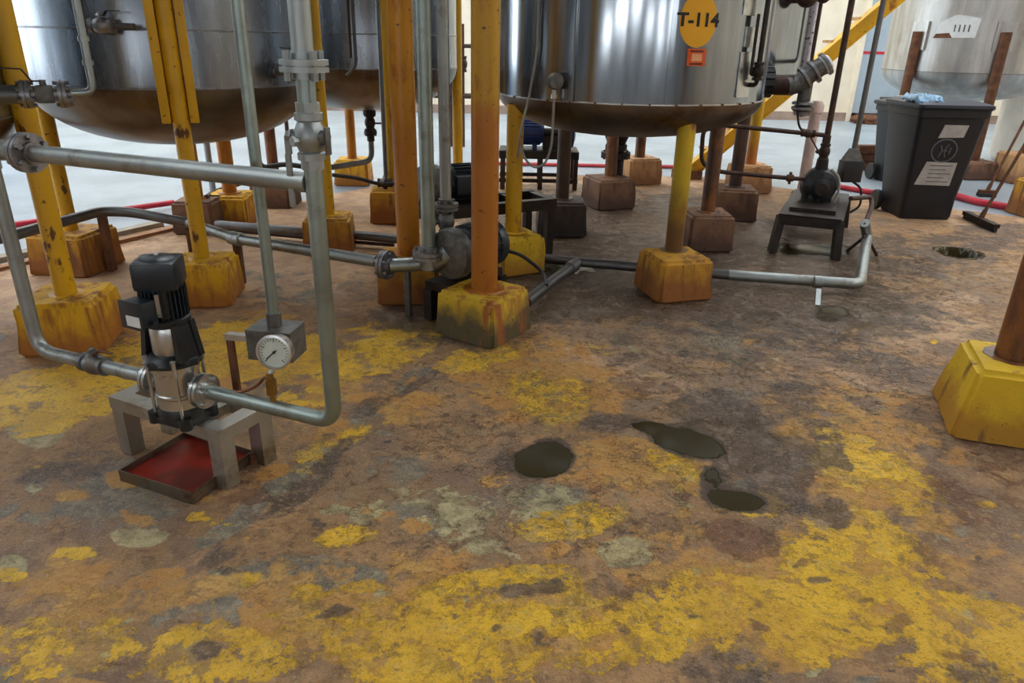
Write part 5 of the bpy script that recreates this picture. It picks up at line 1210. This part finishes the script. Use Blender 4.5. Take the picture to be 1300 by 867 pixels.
# ------------------------------------------------------------------ far background
dx0, dx1 = PY(1088, 80, HY1).x, PY(1210, 80, HY1).x
T = struct(MB().box(((dx0 + dx1) / 2, HY1 - .03, 2.2), (dx1 - dx0, .06, 4.4)), 'door_1', M['doorblue'], (dx0, HY1, 0), 'tall grey-blue panel door in the cream wall', 'door')
zst = PY(1110, 67, HY1).z; MB().box(((dx0 + dx1) / 2, HY1 - .064, zst), (dx1 - dx0, .008, .055)).build('red_stripe', M['red'], T)
MB().box((dx0, HY1 - .04, 2.25), (.10, .1, 4.5)).build('door_frame', M['wall'], T)
struct(MB().box((0, HY1 - .03, .09), (2 * HX, .06, .18)), 'baseboard_back', plain('dusty_base', srgb(150, 128, 112), .8, 0, .2, 3), (0, HY1, 0))
rbm = MB(); rnd = random.Random(9)
for k in range(26):
    q = PY(rnd.uniform(1092, 1150), 146, HY1 - rnd.uniform(.15, .7)); rbm.sphere((q.x, q.y, rnd.uniform(.02, .1)), rnd.uniform(.07, .18), (1.3, 1, .7), 6)
single(rbm, 'rubble', M['rust'], 'low heap of brown rubble at the foot of the far wall', 'rubble', (7.6, HY1 - .4, 0))['kind'] = 'stuff'
cb_ = PY(-2, 158, 13.0); mb = MB(); mb.box((cb_.x - .2, 13, .62), (.8, .8, .75), 0, .03)
for k in range(5): mb.box((cb_.x - .2 - .32 + k * .16, 12.59, .62), (.03, .02, .7))
mb.box((cb_.x - .2, 13, 1.0), (.84, .84, .05), 0, .01); single(mb, 'blue_crate', plain('bright_blue_plastic', srgb(40, 130, 200), .5), 'bright blue crate far off at the left edge', 'crate', (cb_.x - .2, 13, .24))
mb = MB(); px_ = cb_.x - .1
for k in range(5): mb.box((px_, 12.6 + k * .2, .215), (1.2, .12, .03))
for k in (-.5, 0, .5): mb.box((px_ + k, 13, .11), (.1, 1.0, .16))
for k in (12.6, 13.4): mb.box((px_, k, .015), (1.2, .12, .03))
single(mb, 'wooden_pallet', M['rust'], 'brown wooden pallet under the blue crate', 'pallet', (px_, 13, 0))
# valve cluster seen between the posts
cy = 11.5; cc = PY(574, 150, cy)
T = thing('valve_manifold', 'far rusty valve manifold seen between the twin risers and the thick post', 'pipe', (cc.x, cy, 0))
mb = MB()
for k in (-.14, .0, .16): mb.cyl((cc.x + k, cy, 0), (cc.x + k, cy, 1.75), .035, n=10)
mb.cyl((cc.x - .3, cy, .75), (cc.x + .45, cy, .75), .04, n=10); mb.cyl((cc.x - .3, cy, 1.45), (cc.x + .45, cy, 1.45), .03, n=10); mb.build('pipe_grid', M['pipebrown'], T)
for k, z in ((-.14, .95), (0, 1.1), (.16, 1.2), (.0, .6)):
    mb = MB(); mb.valve((cc.x + k, cy, z), (0, 0, 1), .06, (0, -1, 0)); mb.lathe([(.05, -.01), (.07, 0), (.05, .01)], (cc.x + k, cy - .16, z), (0, 1, 0), n=14); mb.build('valve', M['brown_steel'], T)
